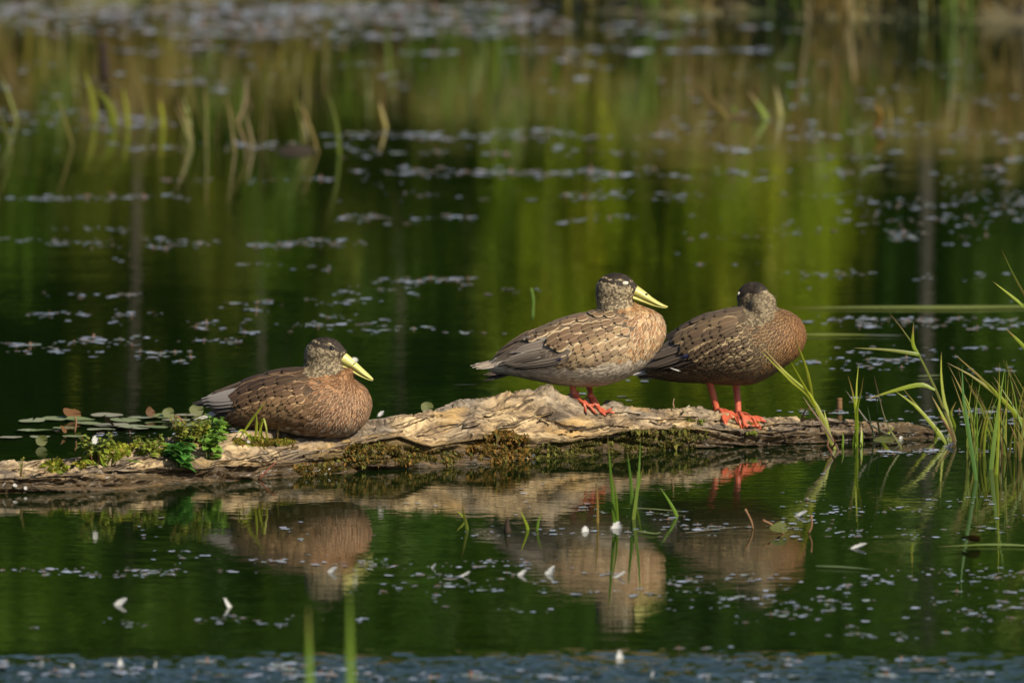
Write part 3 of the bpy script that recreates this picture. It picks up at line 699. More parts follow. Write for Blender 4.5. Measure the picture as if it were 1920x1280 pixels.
# ---- duck 2: standing, eyes closed
def duck_standing():
    Yd = on_water(1110, 855).y + 0.105
    D = Duck(860, 480, 1095, 745, Yd, R(-6), "pale buff duck standing on the log crest with closed eye and yellow bill in view")
    S = [(240, 885, 945, 35), (330, 800, 968, 90), (450, 705, 985, 150), (580, 625, 1008, 210), (720, 555, 1036, 265), (880, 490, 1058, 310), (1050, 452, 1066, 335),
         (1200, 440, 1050, 335), (1350, 432, 1000, 320), (1480, 402, 925, 280), (1580, 425, 830, 215), (1655, 482, 725, 140), (1690, 550, 645, 60)]
    E = [(1285, 268, 168, 138, 128, 0, 0), (1382, 300, 88, 74, 84, -22, 0), (1285, 410, 155, 115, 150, 0, 0), (1200, 330, 80, 110, 100, 0, 0), (1400, 455, 150, 80, 165, 0, 0)]
    P = dict(hc=(1285, 275), hr=(205, 178), hcut=lambda u: 442-0.16*(u-1120), eye=(1365, 208), bb=(1460, 300), fx=(1200, 1560), hb=1.15)
    P["breast"] = lambda u, v: (u - (1370 + 40*math.sin(v*0.013) - max(0, 470-v)*1.4))/110
    P["belly"] = lambda u, v: max(0.0, min(1.0, (v-(860 if u < 1100 else 860-0.22*(u-1100)))/70))
    P["backline"] = lambda u: 640
    def qb(u, v, r):
        return dict(sp=27, L=58, W=18, cen=(0.24, 0.115, 0.045) if r < 0.6 else (0.38, 0.24, 0.12), edg=(0.64, 0.52, 0.36) if v > 450 else (0.42, 0.28, 0.13), lift=0.0022)
    P["q_breast"] = qb
    P["q_belly"] = lambda u, v, r: dict(sp=27, L=64, W=14, cen=(0.46, 0.375, 0.285) if r < 0.8 else (0.28, 0.215, 0.155), edg=(0.60, 0.515, 0.41), lift=0.0014)
    P["q_back"] = lambda u, v, r: dict(sp=34, L=85, W=30, cen=(0.12, 0.083, 0.052), edg=(0.32, 0.24, 0.15), lift=0.0009)
    P["q_flank"] = lambda u, v, r: dict(sp=34, L=85, W=30, cen=(0.12, 0.09, 0.065), edg=(0.22, 0.17, 0.12), lift=0.0009) if u < 960 and v < 900 else dict(sp=34, L=100, W=26, cen=(0.36, 0.25, 0.14), edg=(0.62, 0.48, 0.31), lift=0.0011)
    cf = mk_colfn(P); D.make_body(S, E, cf); D.contour(cf, mk_flow(P))
    wing = MB(); wing.add([D.L(560, 740, -150), D.L(680, 680, -200), D.L(680, 800, -220), D.L(520, 840, -160)], [(0, 1, 2, 3)], c=(0.10, 0.07, 0.05)); wg = wing.build("wing", mt_feather, D.root)
    far = MB()
    gr, gre = (0.19, 0.15, 0.12), (0.40, 0.35, 0.30); dkb = (0.085, 0.058, 0.04)
    D.long_feathers([(920, 810, -290, 450, 912, -140, 54, (0.035, 0.026, 0.02), (0.07, 0.055, 0.045)), (930, 790, -290, 400, 902, -130, 60, (0.06, 0.045, 0.034), (0.10, 0.08, 0.064)), (940, 765, -290, 360, 893, -122, 62, (0.10, 0.076, 0.058), (0.16, 0.13, 0.10)), (940, 740, -290, 335, 884, -116, 60, (0.14, 0.11, 0.085), (0.22, 0.18, 0.145)), (930, 705, -285, 320, 868, -110, 50, (0.17, 0.135, 0.105), (0.60, 0.53, 0.46)),
                     (900, 650, -270, 430, 790, -120, 46, (0.19, 0.15, 0.12), (0.33, 0.28, 0.23)), (860, 610, -240, 540, 655, -135, 44, gr, (0.42, 0.37, 0.32)), (780, 570, -160, 430, 710, -60, 50, (0.10, 0.07, 0.05), (0.22, 0.165, 0.11)), (640, 600, -60, 300, 800, -10, 56, (0.075, 0.05, 0.033), (0.22, 0.16, 0.10)), (540, 680, -60, 270, 840, -20, 52, (0.085, 0.058, 0.036), (0.25, 0.18, 0.11))], wg, mirror_mb=far)
    D.long_feathers([(960, 775, -322, 815, 822, -295, 15, (0.008, 0.011, 0.05), (0.012, 0.02, 0.09))], wg, "speculum_feather")
    sc, sce = (0.135, 0.085, 0.047), (0.62, 0.46, 0.27); fk, fke = (0.27, 0.175, 0.09), (0.66, 0.51, 0.32)
    rows = [([(1180, 445), (1030, 460), (880, 505), (760, 560)], 7, 150, 48, (-0.9, 0.42), (0.11, 0.075, 0.047), (0.34, 0.26, 0.165), 0.003),
            ([(1330, 455), (1180, 470), (1020, 500), (860, 550), (740, 600)], 7, (95, 200), (34, 62), (-0.88, 0.45), sc, sce, 0.0038),
            ([(1350, 500), (1200, 520), (1050, 560), (900, 610)], 7, (90, 170), (34, 60), (-0.85, 0.5), sc, sce, 0.0042),
            ([(1320, 550), (1180, 590), (1040, 630), (930, 660)], 7, (85, 130), (32, 48), (-0.85, 0.5), sc, sce, 0.0046),
            ([(1420, 560), (1300, 590), (1180, 640), (1080, 700)], 8, (95, 115), (30, 40), (-0.82, 0.56), fk, fke, 0.005),
            ([(1430, 630), (1300, 670), (1180, 720), (1060, 765)], 8, (100, 120), (28, 38), (-0.85, 0.5), (0.27, 0.18, 0.10), fke, 0.0046),
            ([(1400, 700), (1280, 745), (1150, 790), (1020, 820), (950, 815)], 9, (95, 115), (26, 38), (-0.88, 0.42), (0.25, 0.17, 0.10), fke, 0.0042),
            ([(1300, 800), (1180, 840), (1060, 860), (940, 850)], 7, (90, 110), (24, 34), (-0.92, 0.3), (0.22, 0.15, 0.09), (0.5, 0.4, 0.27), 0.0038)]
    D.rows(rows, wg, far); far.build("wing", mt_feather, D.root)
    tl = MB(); tl.add([D.L(290, 880, -50), D.L(290, 880, 50), D.L(240, 900, 30), D.L(240, 900, -30)], [(0, 1, 2, 3)], c=(0.1, 0.08, 0.06)); tail = tl.build("tail", mt_feather, D.root)
    wt = (0.66, 0.60, 0.52); dk = (0.03, 0.024, 0.02)
    D.long_feathers([(360, 850, 0, 92, 905, 0, 24, (0.2, 0.15, 0.11), wt), (360, 860, -40, 110, 915, -50, 22, (0.30, 0.24, 0.18), wt), (370, 870, -70, 150, 922, -90, 22, (0.22, 0.17, 0.13), wt), (360, 850, 40, 120, 895, 60, 24, (0.2, 0.15, 0.11), wt),
                     (450, 915, -60, 205, 972, -60, 34, (0.06, 0.045, 0.035), (0.12, 0.09, 0.07)), (460, 935, -40, 197, 1025, -40, 32, dk, dk), (460, 930, 30, 215, 1010, 30, 32, dk, dk)], tail, "tail_feather")
    bl, T, B, H = D.bill([(1430, 215), (1510, 268), (1580, 326), (1650, 372), (1703, 398)], [(1428, 345), (1510, 374), (1590, 398), (1650, 410), (1698, 416)], [50, 42, 40, 45, 44, 20])
    D.blob("nail", mt_bill, 1698, 406, 0, 12, 8, 14, bl, rot=-30); D.blob("nostril", mt_dark, 1533, 304, -27, 17, 9, 8, bl, (0.008, 0.006, 0.005), -25)
    h = D.side_hit(1365, 208); yy = h[0].y/D.k
    for sg in (1, -1):
        e = D.blob("eye", mt_lid, 1367, 207, (yy+4)*sg, 30, 17, 14, D.root, (0.62, 0.56, 0.44), -12)
    D.leg((918, 945), (945, 1140), -16, 0.052, -105, -70, 31); D.leg((1050, 1060), (1075, 1132), -8, 0.054, 90, 25, 27)
    return D
D2 = duck_standing()

# ---- duck 3: standing, head turned back and bill tucked into the back feathers
def duck_sleeping():
    Yd = on_water(1370, 839).y + 0.105
    D = Duck(1150, 500, 1360, 755, Yd, R(-12), "scaly brown duck standing with head turned back and bill buried in its plumage")
    S = [(200, 865, 912, 35), (330, 735, 926, 100), (450, 600, 940, 160), (560, 500, 950, 215), (700, 415, 952, 270), (850, 352, 958, 310), (1000, 322, 962, 335),
         (1150, 318, 948, 335), (1280, 325, 885, 315), (1400, 345, 800, 265), (1490, 390, 732, 195), (1545, 455, 655, 110), (1568, 520, 595, 40)]
    E = [(1138, 250, 134, 134, 124, 0, 30), (1075, 290, 72, 80, 74, 20, 45), (1222, 325, 104, 126, 104, 0, -75), (1268, 285, 68, 84, 82, 0, -40), (1320, 400, 110, 75, 150, 0, -20), (1190, 215, 80, 85, 90, 0, -20)]
    P = dict(hc=(1165, 290), hr=(195, 192), hcut=lambda u: 452 if u > 1110 else 350, eye=(1035, 212), bb=(1015, 330), fx=(1150, 1500), hb=0.95, cap=-25, stripe=200)
    P["breast"] = lambda u, v: (u - (1190 + 60*math.sin(v*0.011)))/130
    P["belly"] = lambda u, v: max(0.0, min(1.0, (v-(835 if u < 1100 else 835-0.25*(u-1100)))/60))
    P["backline"] = lambda u: 430 if u > 900 else 430+0.6*(900-u)
    def qb(u, v, r):
        k = max(0, min(1, (u-1330)/200)); ed = tuple(lerp(a, b, k) for a, b in zip((0.36, 0.25, 0.125), (0.42, 0.20, 0.07)))
        return dict(sp=25, L=52, W=17, cen=(0.085, 0.042, 0.018), edg=tuple(x*1.2 for x in ed), lift=0.002)
    P["q_breast"] = qb
    P["q_belly"] = lambda u, v, r: dict(sp=28, L=64, W=18, cen=(0.075, 0.048, 0.028), edg=(0.37, 0.265, 0.15), lift=0.0018)
    P["q_back"] = lambda u, v, r: dict(sp=34, L=85, W=30, cen=(0.10, 0.07, 0.043), edg=(0.21, 0.15, 0.09), lift=0.0009)
    P["q_flank"] = lambda u, v, r: dict(sp=36, L=78, W=30, cen=(0.085, 0.056, 0.032), edg=(0.36, 0.27, 0.145), lift=0.0012)
    cf = mk_colfn(P); D.make_body(S, E, cf); D.contour(cf, mk_flow(P))
    wing = MB(); wing.add([D.L(460, 700, -150), D.L(580, 640, -200), D.L(580, 760, -220), D.L(420, 790, -160)], [(0, 1, 2, 3)], c=(0.06, 0.04, 0.03)); wg = wing.build("wing", mt_feather, D.root)
    far = MB(); gr = (0.10, 0.075, 0.057)
    D.long_feathers([(800, 700, -300, 420, 850, -150, 46, (0.024, 0.018, 0.014), (0.045, 0.035, 0.028)), (800, 670, -300, 350, 840, -140, 54, (0.038, 0.028, 0.021), (0.07, 0.053, 0.04)), (790, 630, -300, 290, 836, -128, 58, (0.06, 0.045, 0.034), (0.11, 0.085, 0.065)), (780, 595, -290, 235, 842, -110, 60, (0.085, 0.064, 0.048), (0.15, 0.115, 0.088)), (760, 555, -280, 270, 770, -115, 54, gr, (0.18, 0.14, 0.10)),
                     (740, 505, -230, 320, 700, -95, 50, (0.085, 0.062, 0.045), (0.30, 0.26, 0.23)), (690, 450, -130, 380, 600, -50, 46, (0.035, 0.025, 0.02), (0.1, 0.07, 0.05))], wg, mirror_mb=far)
    D.long_feathers([(705, 680, -305, 600, 715, -285, 14, (0.008, 0.011, 0.055), (0.012, 0.02, 0.10))], wg, "speculum_feather")
    D.long_feathers([(600, 838, -262, 518, 805, -270, 6, (0.5, 0.47, 0.44), (0.6, 0.57, 0.54))], wg, "white_tipped_feather")
    sc, sce = (0.13, 0.085, 0.048), (0.34, 0.24, 0.13); fk, fke = (0.066, 0.042, 0.024), (0.47, 0.35, 0.19)
    rows = [([(1080, 345), (930, 345), (790, 390), (680, 440)], 6, 165, 54, (-0.9, 0.42), (0.08, 0.054, 0.034), (0.18, 0.13, 0.08), 0.003),
            ([(1080, 400), (940, 410), (800, 460), (680, 520)], 6, 180, 58, (-0.88, 0.46), sc, sce, 0.0038),
            ([(1060, 460), (930, 480), (800, 530), (690, 590)], 6, 165, 56, (-0.88, 0.48), (0.10, 0.068, 0.04), sce, 0.0044),
            ([(1130, 470), (1040, 510), (940, 560), (850, 610), (770, 660)], 9, (70, 100), (30, 42), (-0.82, 0.56), fk, fke, 0.0052),
            ([(1150, 540), (1060, 580), (960, 630), (870, 675), (780, 720)], 9, (70, 100), (30, 44), (-0.82, 0.55), fk, fke, 0.0048),
            ([(1190, 600), (1090, 640), (990, 690), (880, 730), (760, 745), (670, 755)], 11, (62, 95), (28, 42), (-0.86, 0.46), fk, fke, 0.0044),
            ([(1210, 660), (1110, 705), (1000, 745), (880, 785), (760, 790), (650, 790)], 11, (60, 92), (27, 40), (-0.92, 0.32), fk, fke, 0.004),
            ([(1220, 725), (1120, 765), (1000, 805), (880, 835), (760, 835)], 10, (60, 80), (25, 34), (-0.95, 0.25), fk, fke, 0.0036),
            ([(1230, 790), (1100, 830), (980, 855), (860, 870)], 8, (58, 72), (22, 28), (-0.97, 0.15), fk, (0.36, 0.26, 0.14), 0.003)]
    D.rows(rows, wg, far); far.build("wing", mt_feather, D.root)
    tl = MB(); tl.add([D.L(260, 870, -50), D.L(260, 870, 50), D.L(210, 890, 30), D.L(210, 890, -30)], [(0, 1, 2, 3)], c=(0.05, 0.04, 0.03)); tail = tl.build("tail", mt_feather, D.root)
    D.long_feathers([(330, 850, 0, 132, 902, 0, 26, (0.1, 0.075, 0.055), (0.5, 0.46, 0.42)), (340, 850, -50, 150, 895, -70, 24, (0.34, 0.31, 0.29), (0.55, 0.52, 0.5)), (340, 850, 50, 150, 890, 70, 24, (0.1, 0.075, 0.055), (0.4, 0.36, 0.32)), (380, 890, -60, 200, 915, -60, 28, (0.04, 0.03, 0.022), (0.3, 0.24, 0.18))], tail, "tail_feather")
    bl, T, B, H = D.bill([(1050, 290), (1010, 315), (960, 345), (910, 370), (870, 390)], [(1070, 350), (1020, 370), (970, 385), (915, 398), (875, 402)], [44, 40, 38, 42, 42, 20], lambda t: 60+90*t)
    h = D.side_hit(1040, 212, -1); yy = h[0].y/D.k if h[0] else -30
    D.blob("eye", mt_lid, 1031, 212, yy+20, 12, 17, 16, D.root, (0.62, 0.56, 0.44), 20)
    D.leg((805, 930), (862, 1122), -30, 0.070, -95, -60, 32); D.leg((995, 960), (1022, 1118), -34, 0.072, 40, -10, 32)
    return D
D3 = duck_sleeping()

# ------------------------------------------------------------------ grasses and reeds
GY, GG, GD, GB, GO = (0.36, 0.40, 0.028), (0.17, 0.28, 0.02), (0.035, 0.055, 0.015), (0.20, 0.085, 0.04), (0.33, 0.25, 0.07)
def blade_mesh(mb, pts, wid, c0, c1, n=11, fold=0.35, flat=None):
    tipb = random.choice([2.0, 0.9, 0.8, 0.95]); P = smoothpath(pts, n); V = []; Cc = []; view = flat if flat is not None else Vector((random.uniform(-.5, .5), -1, random.uniform(-0.1, 0.4))).normalized()
    for i, p in enumerate(P):
        t = i/(n-1); tan = (P[min(i+1, n-1)]-P[max(i-1, 0)]).normalized(); s = tan.cross(view)
        if s.length < 1e-4: s = Vector((1, 0, 0))
        s.normalize(); nn = s.cross(tan)
        ww = wid*0.5*min(1.0, 0.45+t*1.6)*(1-max(0, (t-0.35)/0.65)**1.6*0.96)
        V += [p - s*ww, p + nn*ww*fold, p + s*ww]
        c = tuple(lerp(a, b, t) for a, b in zip(c0, c1)); c = c if t < tipb else tuple(lerp(a, b, 0.75) for a, b in zip(c, (0.26, 0.15, 0.06))); Cc += [c, tuple(x*0.86 for x in c), c]
    Fc = [(i*3+k, i*3+k+1, i*3+4+k, i*3+3+k) for i in range(n-1) for k in range(2)]
    mb.add(V, Fc, None, Cc)
def pxpath(pts, Y, dy=0.0):
    n = len(pts); return [at(a, b, Y + dy*i/max(1, n-1)) for i, (a, b) in enumerate(pts)]
def tussock(label, base, blades, group="grass tussocks growing beside the log", name="grass_tussock", cat="grass"):
    """blades: (px path base->tip, width mm, colour base, colour tip); every blade is a part"""
    B = on_water(*base); root = empty(name, B); tag(root, label, cat, group)
    for (pts, wmm, c0, c1) in blades:
        mb = MB(); dy = random.uniform(-0.05, 0.03)
        Yb = on_water(*pts[0]).y if pts[0][1] >= base[1]-45 and abs(pts[0][1]-base[1]) < 60 else B.y+random.uniform(-0.015, 0.015)
        P = [p - B for p in pxpath(pts, Yb, dy)]
        if pts[0][1] >= base[1]-45: P = [P[0]+Vector((0, 0, -0.03))] + P
        blade_mesh(mb, P, wmm*0.001, jit(c0, 0.12), jit(c1, 0.12)); mb.build("blade", mt_blade, root)
    return root
tussock("yellow-green grass tuft leaning toward the sleeping duck's breast from the log end", (1562, 846), [
    ([(1562, 842), (1545, 790), (1516, 740), (1485, 716), (1428, 659)], 11, (0.16, 0.17, 0.03), GY), ([(1530, 760), (1516, 738), (1477, 703), (1425, 646)], 9, GY, GY),
    ([(1524, 750), (1518, 720), (1508, 680), (1488, 630)], 10, GY, (0.36, 0.38, 0.03)), ([(1530, 765), (1514, 735), (1498, 706), (1481, 675)], 6, GY, GY),
    ([(1566, 842), (1556, 815), (1550, 789), (1545, 768)], 8, (0.2, 0.24, 0.03), GY), ([(1572, 843), (1545, 800), (1520, 765), (1505, 742)], 5, (0.13, 0.05, 0.035), (0.16, 0.10, 0.05)),
    ([(1556, 846), (1566, 830), (1560, 812)], 5, GB, GB), ([(1560, 850), (1552, 835), (1556, 820)], 5, GB, GB), ([(1500, 815), (1505, 780), (1515, 766), (1535, 778)], 5, GB, (0.3, 0.22, 0.08))])
tussock("upright three-bladed green grass tuft standing at the tapered log end", (1606, 838), [
    ([(1603, 835), (1606, 789), (1600, 742), (1590, 704)], 7, GG, GY), ([(1606, 836), (1607, 789), (1606, 729), (1610, 682)], 7, GG, GY), ([(1607, 836), (1607, 768), (1614, 737), (1619, 706)], 6, GG, GY),
    ([(1602, 834), (1608, 800), (1613, 790)], 10, GG, GG), ([(1615, 836), (1616, 812), (1614, 794)], 7, GG, GY), ([(1580, 838), (1581, 820), (1578, 806)], 5, GG, GG)])
tussock("dark bare rush stems crossing behind the tapered log end", (1680, 842), [
    ([(1691, 841), (1675, 815), (1659, 784), (1639, 704)], 5, (0.16, 0.19, 0.03), (0.10, 0.08, 0.05)), ([(1691, 831), (1660, 812), (1628, 792), (1603, 756), (1584, 729)], 5, GD, (0.11, 0.075, 0.05)),
    ([(1652, 830), (1646, 790), (1642, 730), (1641, 700)], 4, GD, GD), ([(1640, 828), (1632, 790), (1626, 760)], 4, GD, GD), ([(1655, 828), (1666, 812), (1678, 800)], 8, GG, GY)])
tussock("tall reddish-stemmed grass with long drooping side leaves beyond the log tip", (1792, 836), [
    ([(1790, 834), (1788, 815), (1753, 727), (1709, 641), (1667, 586)], 7, (0.22, 0.10, 0.08), GG), ([(1722, 670), (1719, 664), (1667, 656), (1601, 652)], 8, GG, (0.24, 0.22, 0.05)),
    ([(1753, 731), (1727, 721), (1680, 731), (1623, 749)], 10, (0.2, 0.28, 0.03), GY), ([(1725, 668), (1712, 645), (1713, 604)], 8, GG, GY), ([(1785, 800), (1771, 753), (1765, 706), (1765, 659)], 8, (0.16, 0.24, 0.03), GY),
    ([(1775, 832), (1766, 818), (1722, 766), (1680, 734)], 11, (0.15, 0.22, 0.03), GY), ([(1760, 815), (1735, 780), (1692, 727)], 8, GG, GY), ([(1785, 818), (1765, 775), (1747, 742)], 8, (0.28, 0.30, 0.03), GY),
    ([(1790, 800), (1783, 775), (1793, 752)], 8, GG, GY), ([(1788, 825), (1770, 790), (1758, 778)], 5, GB, GB)])
def big_tussock():
    bl = []
    for i in range(66):
        bx = random.uniform(1812, 1960); by = random.uniform(838, 868); h = random.uniform(60, 185); lean = random.uniform(-0.45, 0.28)*h
        c0 = random.choice([(0.12, 0.15, 0.025), (0.10, 0.17, 0.02), (0.15, 0.09, 0.04)]); c1 = random.choice([GY, GG, (0.22, 0.30, 0.03), GO, (0.13, 0.20, 0.02)])
        bl.append(([(bx, by), (bx+lean*0.25, by-h*0.5), (bx+lean, by-h)], random.uniform(2.6, 6), c0, c1))
    bl += [([(1950, 850), (1915, 789), (1847, 716), (1790, 664)], 11, GG, GY), ([(1960, 840), (1890, 760), (1830, 710), (1776, 680)], 8, GG, GO), ([(1830, 900), (1815, 800), (1806, 740), (1804, 684)], 9, (0.07, 0.16, 0.02), (0.06, 0.16, 0.02)),
           ([(1858, 880), (1870, 780), (1884, 690)], 10, (0.08, 0.16, 0.02), GG), ([(1868, 890), (1872, 820), (1874, 680)], 7, GG, GY), ([(1960, 700), (1920, 650), (1885, 615)], 9, GG, GY), ([(1970, 620), (1915, 570), (1862, 528)], 7, GG, GY),
           ([(1975, 640), (1925, 560), (1900, 515), (1878, 468)], 6, GB, GG)]
    tussock("dense clump of tall mixed grass blades rising from the water past the log", (1880, 862), bl)
big_tussock()
reedsF = [("pair of tall bright green reed shoots standing in the water before the log", (1152, 985), [([(1153, 985), (1146, 900), (1139, 811)], 8, GG, (0.10, 0.22, 0.02)), ([(1158, 985), (1155, 930), (1146, 884)], 6, GG, GG)]),
          ("single broad green reed shoot with blunt tip beside the reed pair", (1187, 972), [([(1187, 972), (1182, 900), (1148, 843)][:1]+[(1183, 905), (1149+27, 845)], 9, (0.14, 0.22, 0.03), (0.09, 0.20, 0.02))]),
          ("forked green reed shoot standing alone before the mossy log", (1186, 975), [([(1188, 973), (1197, 900), (1201, 826)], 8, (0.2, 0.22, 0.03), (0.09, 0.20, 0.02)), ([(1192, 940), (1199, 905), (1206, 874)], 5, GG, GG)]),
          ("thin withered yellow reed stem beside the tall reed shoots", (1120, 980), [([(1121, 980), (1120, 930), (1116, 895)], 5, GO, (0.36, 0.22, 0.06))]),
          ("short leaning green reed stub below the sleeping duck", (1269, 968), [([(1269, 968), (1255, 940), (1238, 914)], 7, GG, (0.16, 0.30, 0.03))]),
          ("short brown-tipped green shoot with side leaf in open water below the log", (876, 993), [([(876, 993), (870, 965), (866, 944)], 7, GG, (0.2, 0.16, 0.04)), ([(872, 975), (862, 962), (856, 957)], 4, GG, GY)]),
          ("tiny bent green shoot, one of two beside the dark bud", (990, 993), [([(990, 993), (984, 975), (976, 957)], 6, GG, GY)]),
          ("tiny upright green shoot, one of two beside the dark bud", (1007, 995), [([(1007, 995), (1010, 975), (1017, 957)], 6, GG, GG)])]
for lb, bs, bls in reedsF: tussock(lb, bs, bls, "reed shoots in open water before the log", "reed_shoot", "reed")
def near_reed(px, top, d, wmm, label):
    X = (px-960)/FPX*d; B = Vector((X, CAM.y+d, -0.05)); T = at(px+3, top, CAM.y+d); root = empty("reed_shoot", B); tag(root, label, "reed", "reed shoots close to the shore")
    mb = MB(); blade_mesh(mb, [Vector((0, 0, 0)), (T-B)*0.5+Vector((0.004, 0, 0)), T-B], wmm*0.001, (0.10, 0.22, 0.02), (0.17, 0.27, 0.02), 9); mb.build("blade", mt_blade, root)
near_reed(575, 1138, 14.2, 22, "out-of-focus short broad reed below the sitting duck's reflection")
near_reed(652, 1105, 13.8, 22, "out-of-focus tall broad reed below the sitting duck's bill reflection")

# grass on the log by the sitting duck
def log_tuft(label, blades, name="grass_tuft"):
    p0, _ = log_hit(*blades[0][0][0]); root = empty(name, p0); tag(root, label, "grass", "grass growing on the log")
    for pts, wmm, c0, c1 in blades:
        q, _ = log_hit(*pts[0]); q = q or p0; mb = MB()
        P = [q-p0] + [at(a, b, q.y-0.01*i) - p0 for i, (a, b) in enumerate(pts[1:], 1)]
        blade_mesh(mb, P, wmm*0.001, c0, c1); mb.build("blade", mt_blade, root)
log_tuft("bright yellow-green bent grass tuft against the sitting duck's flank", [
    ([(446, 826), (470, 790), (483, 772), (503, 748)], 6, GY, GY), ([(478, 826), (481, 800), (481, 774)], 6, GY, (0.36, 0.42, 0.05)), ([(484, 828), (490, 795), (495, 786), (503, 822)], 6, GY, (0.38, 0.42, 0.06)),
    ([(492, 828), (489, 805), (484, 790)], 5, GG, GY), ([(470, 828), (462, 812), (452, 806), (444, 814)], 5, GY, GY), ([(500, 826), (499, 800), (496, 785)], 5, GY, GY), ([(520, 822), (522, 806), (524, 795)], 3, GO, GO), ([(476, 828), (468, 815), (458, 818)], 5, GG, GY)])
log_tuft("small curling grass tuft on the log among the pale weeds", [([(150, 880), (152, 868), (165, 862), (178, 870)], 4, GY, GY), ([(200, 872), (206, 860), (214, 852)], 5, GG, GY), ([(208, 872), (218, 858), (222, 846)], 5, GG, GY), ([(236, 862), (250, 864), (276, 868)], 4, GG, GG), ([(196, 876), (190, 862), (186, 850)], 4, GG, GY)])

# ------------------------------------------------------------------ leafy weeds on the log
def leaf_mesh(name, L, W, serr, c0, c1, droop=0.25):
    n = 9; V = []; Cc = []
    for i in range(n):
        t = i/(n-1); ww = W*math.sin(math.pi*min(1, 0.06+t**0.8*0.94))**0.85*(1+(serr if i % 2 else -serr)); z = -droop*L*t*t + 0.06*L*math.sin(t*3)
        V += [Vector((L*t + (0.04*L if i % 2 else 0), -ww, z+0.25*ww)), Vector((L*t, 0, z)), Vector((L*t + (0.04*L if i % 2 else 0), ww, z+0.25*ww))]
        c = tuple(lerp(a, b, t) for a, b in zip(c0, c1)); Cc += [c, tuple(x*0.8 for x in c), c]
    mb = MB(); mb.add(V, [(i*3+k, i*3+k+1, i*3+4+k, i*3+3+k) for i in range(n-1) for k in range(2)], None, Cc); return mb.mesh(name, mt_leaf)
LEAFS = {"serr": [leaf_mesh("leaf", 0.034, 0.012, 0.18, jit((0.065, 0.20, 0.03), 0.2), jit((0.10, 0.28, 0.045), 0.2)) for _ in range(4)],
         "small": [leaf_mesh("leaf", 0.017, 0.0055, 0.03, jit((0.22, 0.28, 0.03), 0.2), jit((0.30, 0.36, 0.05), 0.2), 0.4) for _ in range(4)],
         "olive": [leaf_mesh("leaf", 0.013, 0.005, 0.05, jit((0.24, 0.26, 0.03), 0.25), jit((0.32, 0.33, 0.05), 0.25), 0.2) for _ in range(4)],
         "lush": [leaf_mesh("leaf", 0.020, 0.008, 0.10, jit((0.12, 0.25, 0.03), 0.2), jit((0.19, 0.34, 0.04), 0.2), 0.3) for _ in range(4)]}
def weed(label, px, py, wpx, hpx, nstem, nleaf, kind, sc=1.0):
    p0, _ = log_hit(px, py)
    if p0 is None: p0 = at(px, py, on_water(px, interp(px, LX, LW)).y+0.08)
    root = empty("weed_plant", p0); tag(root, label, "weed", "leafy weeds rooted on the log"); m = 1/900.0
    for sidx in range(nstem):
        mb = MB(); a = random.uniform(0, 2*math.pi); rx = math.cos(a)*wpx*0.5*m*random.uniform(0.3, 1); ry = math.sin(a)*0.05*random.uniform(0.2, 1); h = hpx*m*random.uniform(0.55, 1.0)
        zg = log_down(p0.x+rx*0.4, p0.y+ry*0.4, p0.z)-p0.z
        P = smoothpath([Vector((rx*0.35, ry*0.35, max(-0.03, min(0.02, zg))-0.006)), Vector((rx*0.6, ry*0.6, h*0.55)), Vector((rx, ry, h))], 8)
        tube(mb, P, [0.0016-0.0012*i/7 for i in range(8)], 5, c=(0.10, 0.12, 0.03) if random.random() < 0.6 else (0.16, 0.07, 0.04)); st = mb.build("stem", mt_stem, root)
        for q in range(nleaf):
            t = 0.25+0.75*q/max(1, nleaf-1); k = min(7, int(t*7)); me = random.choice(LEAFS[kind]); az = q*2.4+random.uniform(-.4, .4)
            link("leaf", me, st, P[k], (random.uniform(-.5, .5), random.uniform(-0.7, 0.25), az), sc*random.uniform(0.7, 1.15)*(1.1-0.4*t))
weed("pale green small-leaved weed tuft with a white down feather caught on it", 178, 868, 75, 58, 15, 8, "small", 1.2)
weed("bright serrated dark green weed hanging over the log's front edge", 335, 868, 66, 38, 10, 6, "serr", 1.1)
weed("lush green leafy sprig behind the serrated weed near the duck's tail", 405, 822, 58, 52, 9, 8, "lush", 1.1)
weed("olive fine-leaved bushy weed sprawling over the log crest", 345, 838, 85, 62, 24, 9, "olive", 1.25)
weed("low leafy green sprig trailing down the log front beside bare wood", 392, 852, 55, 46, 9, 7, "lush", 1.2)
weed("small yellowish weed tuft spreading between moss and serrated leaves", 285, 850, 70, 34, 12, 7, "small", 1.0)
weed("pale sprig with tiny olive leaves beside the sitting duck's tail", 375, 828, 60, 44, 12, 8, "olive", 1.1)
weed("thin brown withered weed stalk at the sunken log end", 38, 900, 20, 50, 3, 4, "olive", 0.8)
weed("tiny green rosette at the log's undercut mossy end", 1316, 832, 24, 30, 6, 5, "small", 0.7)

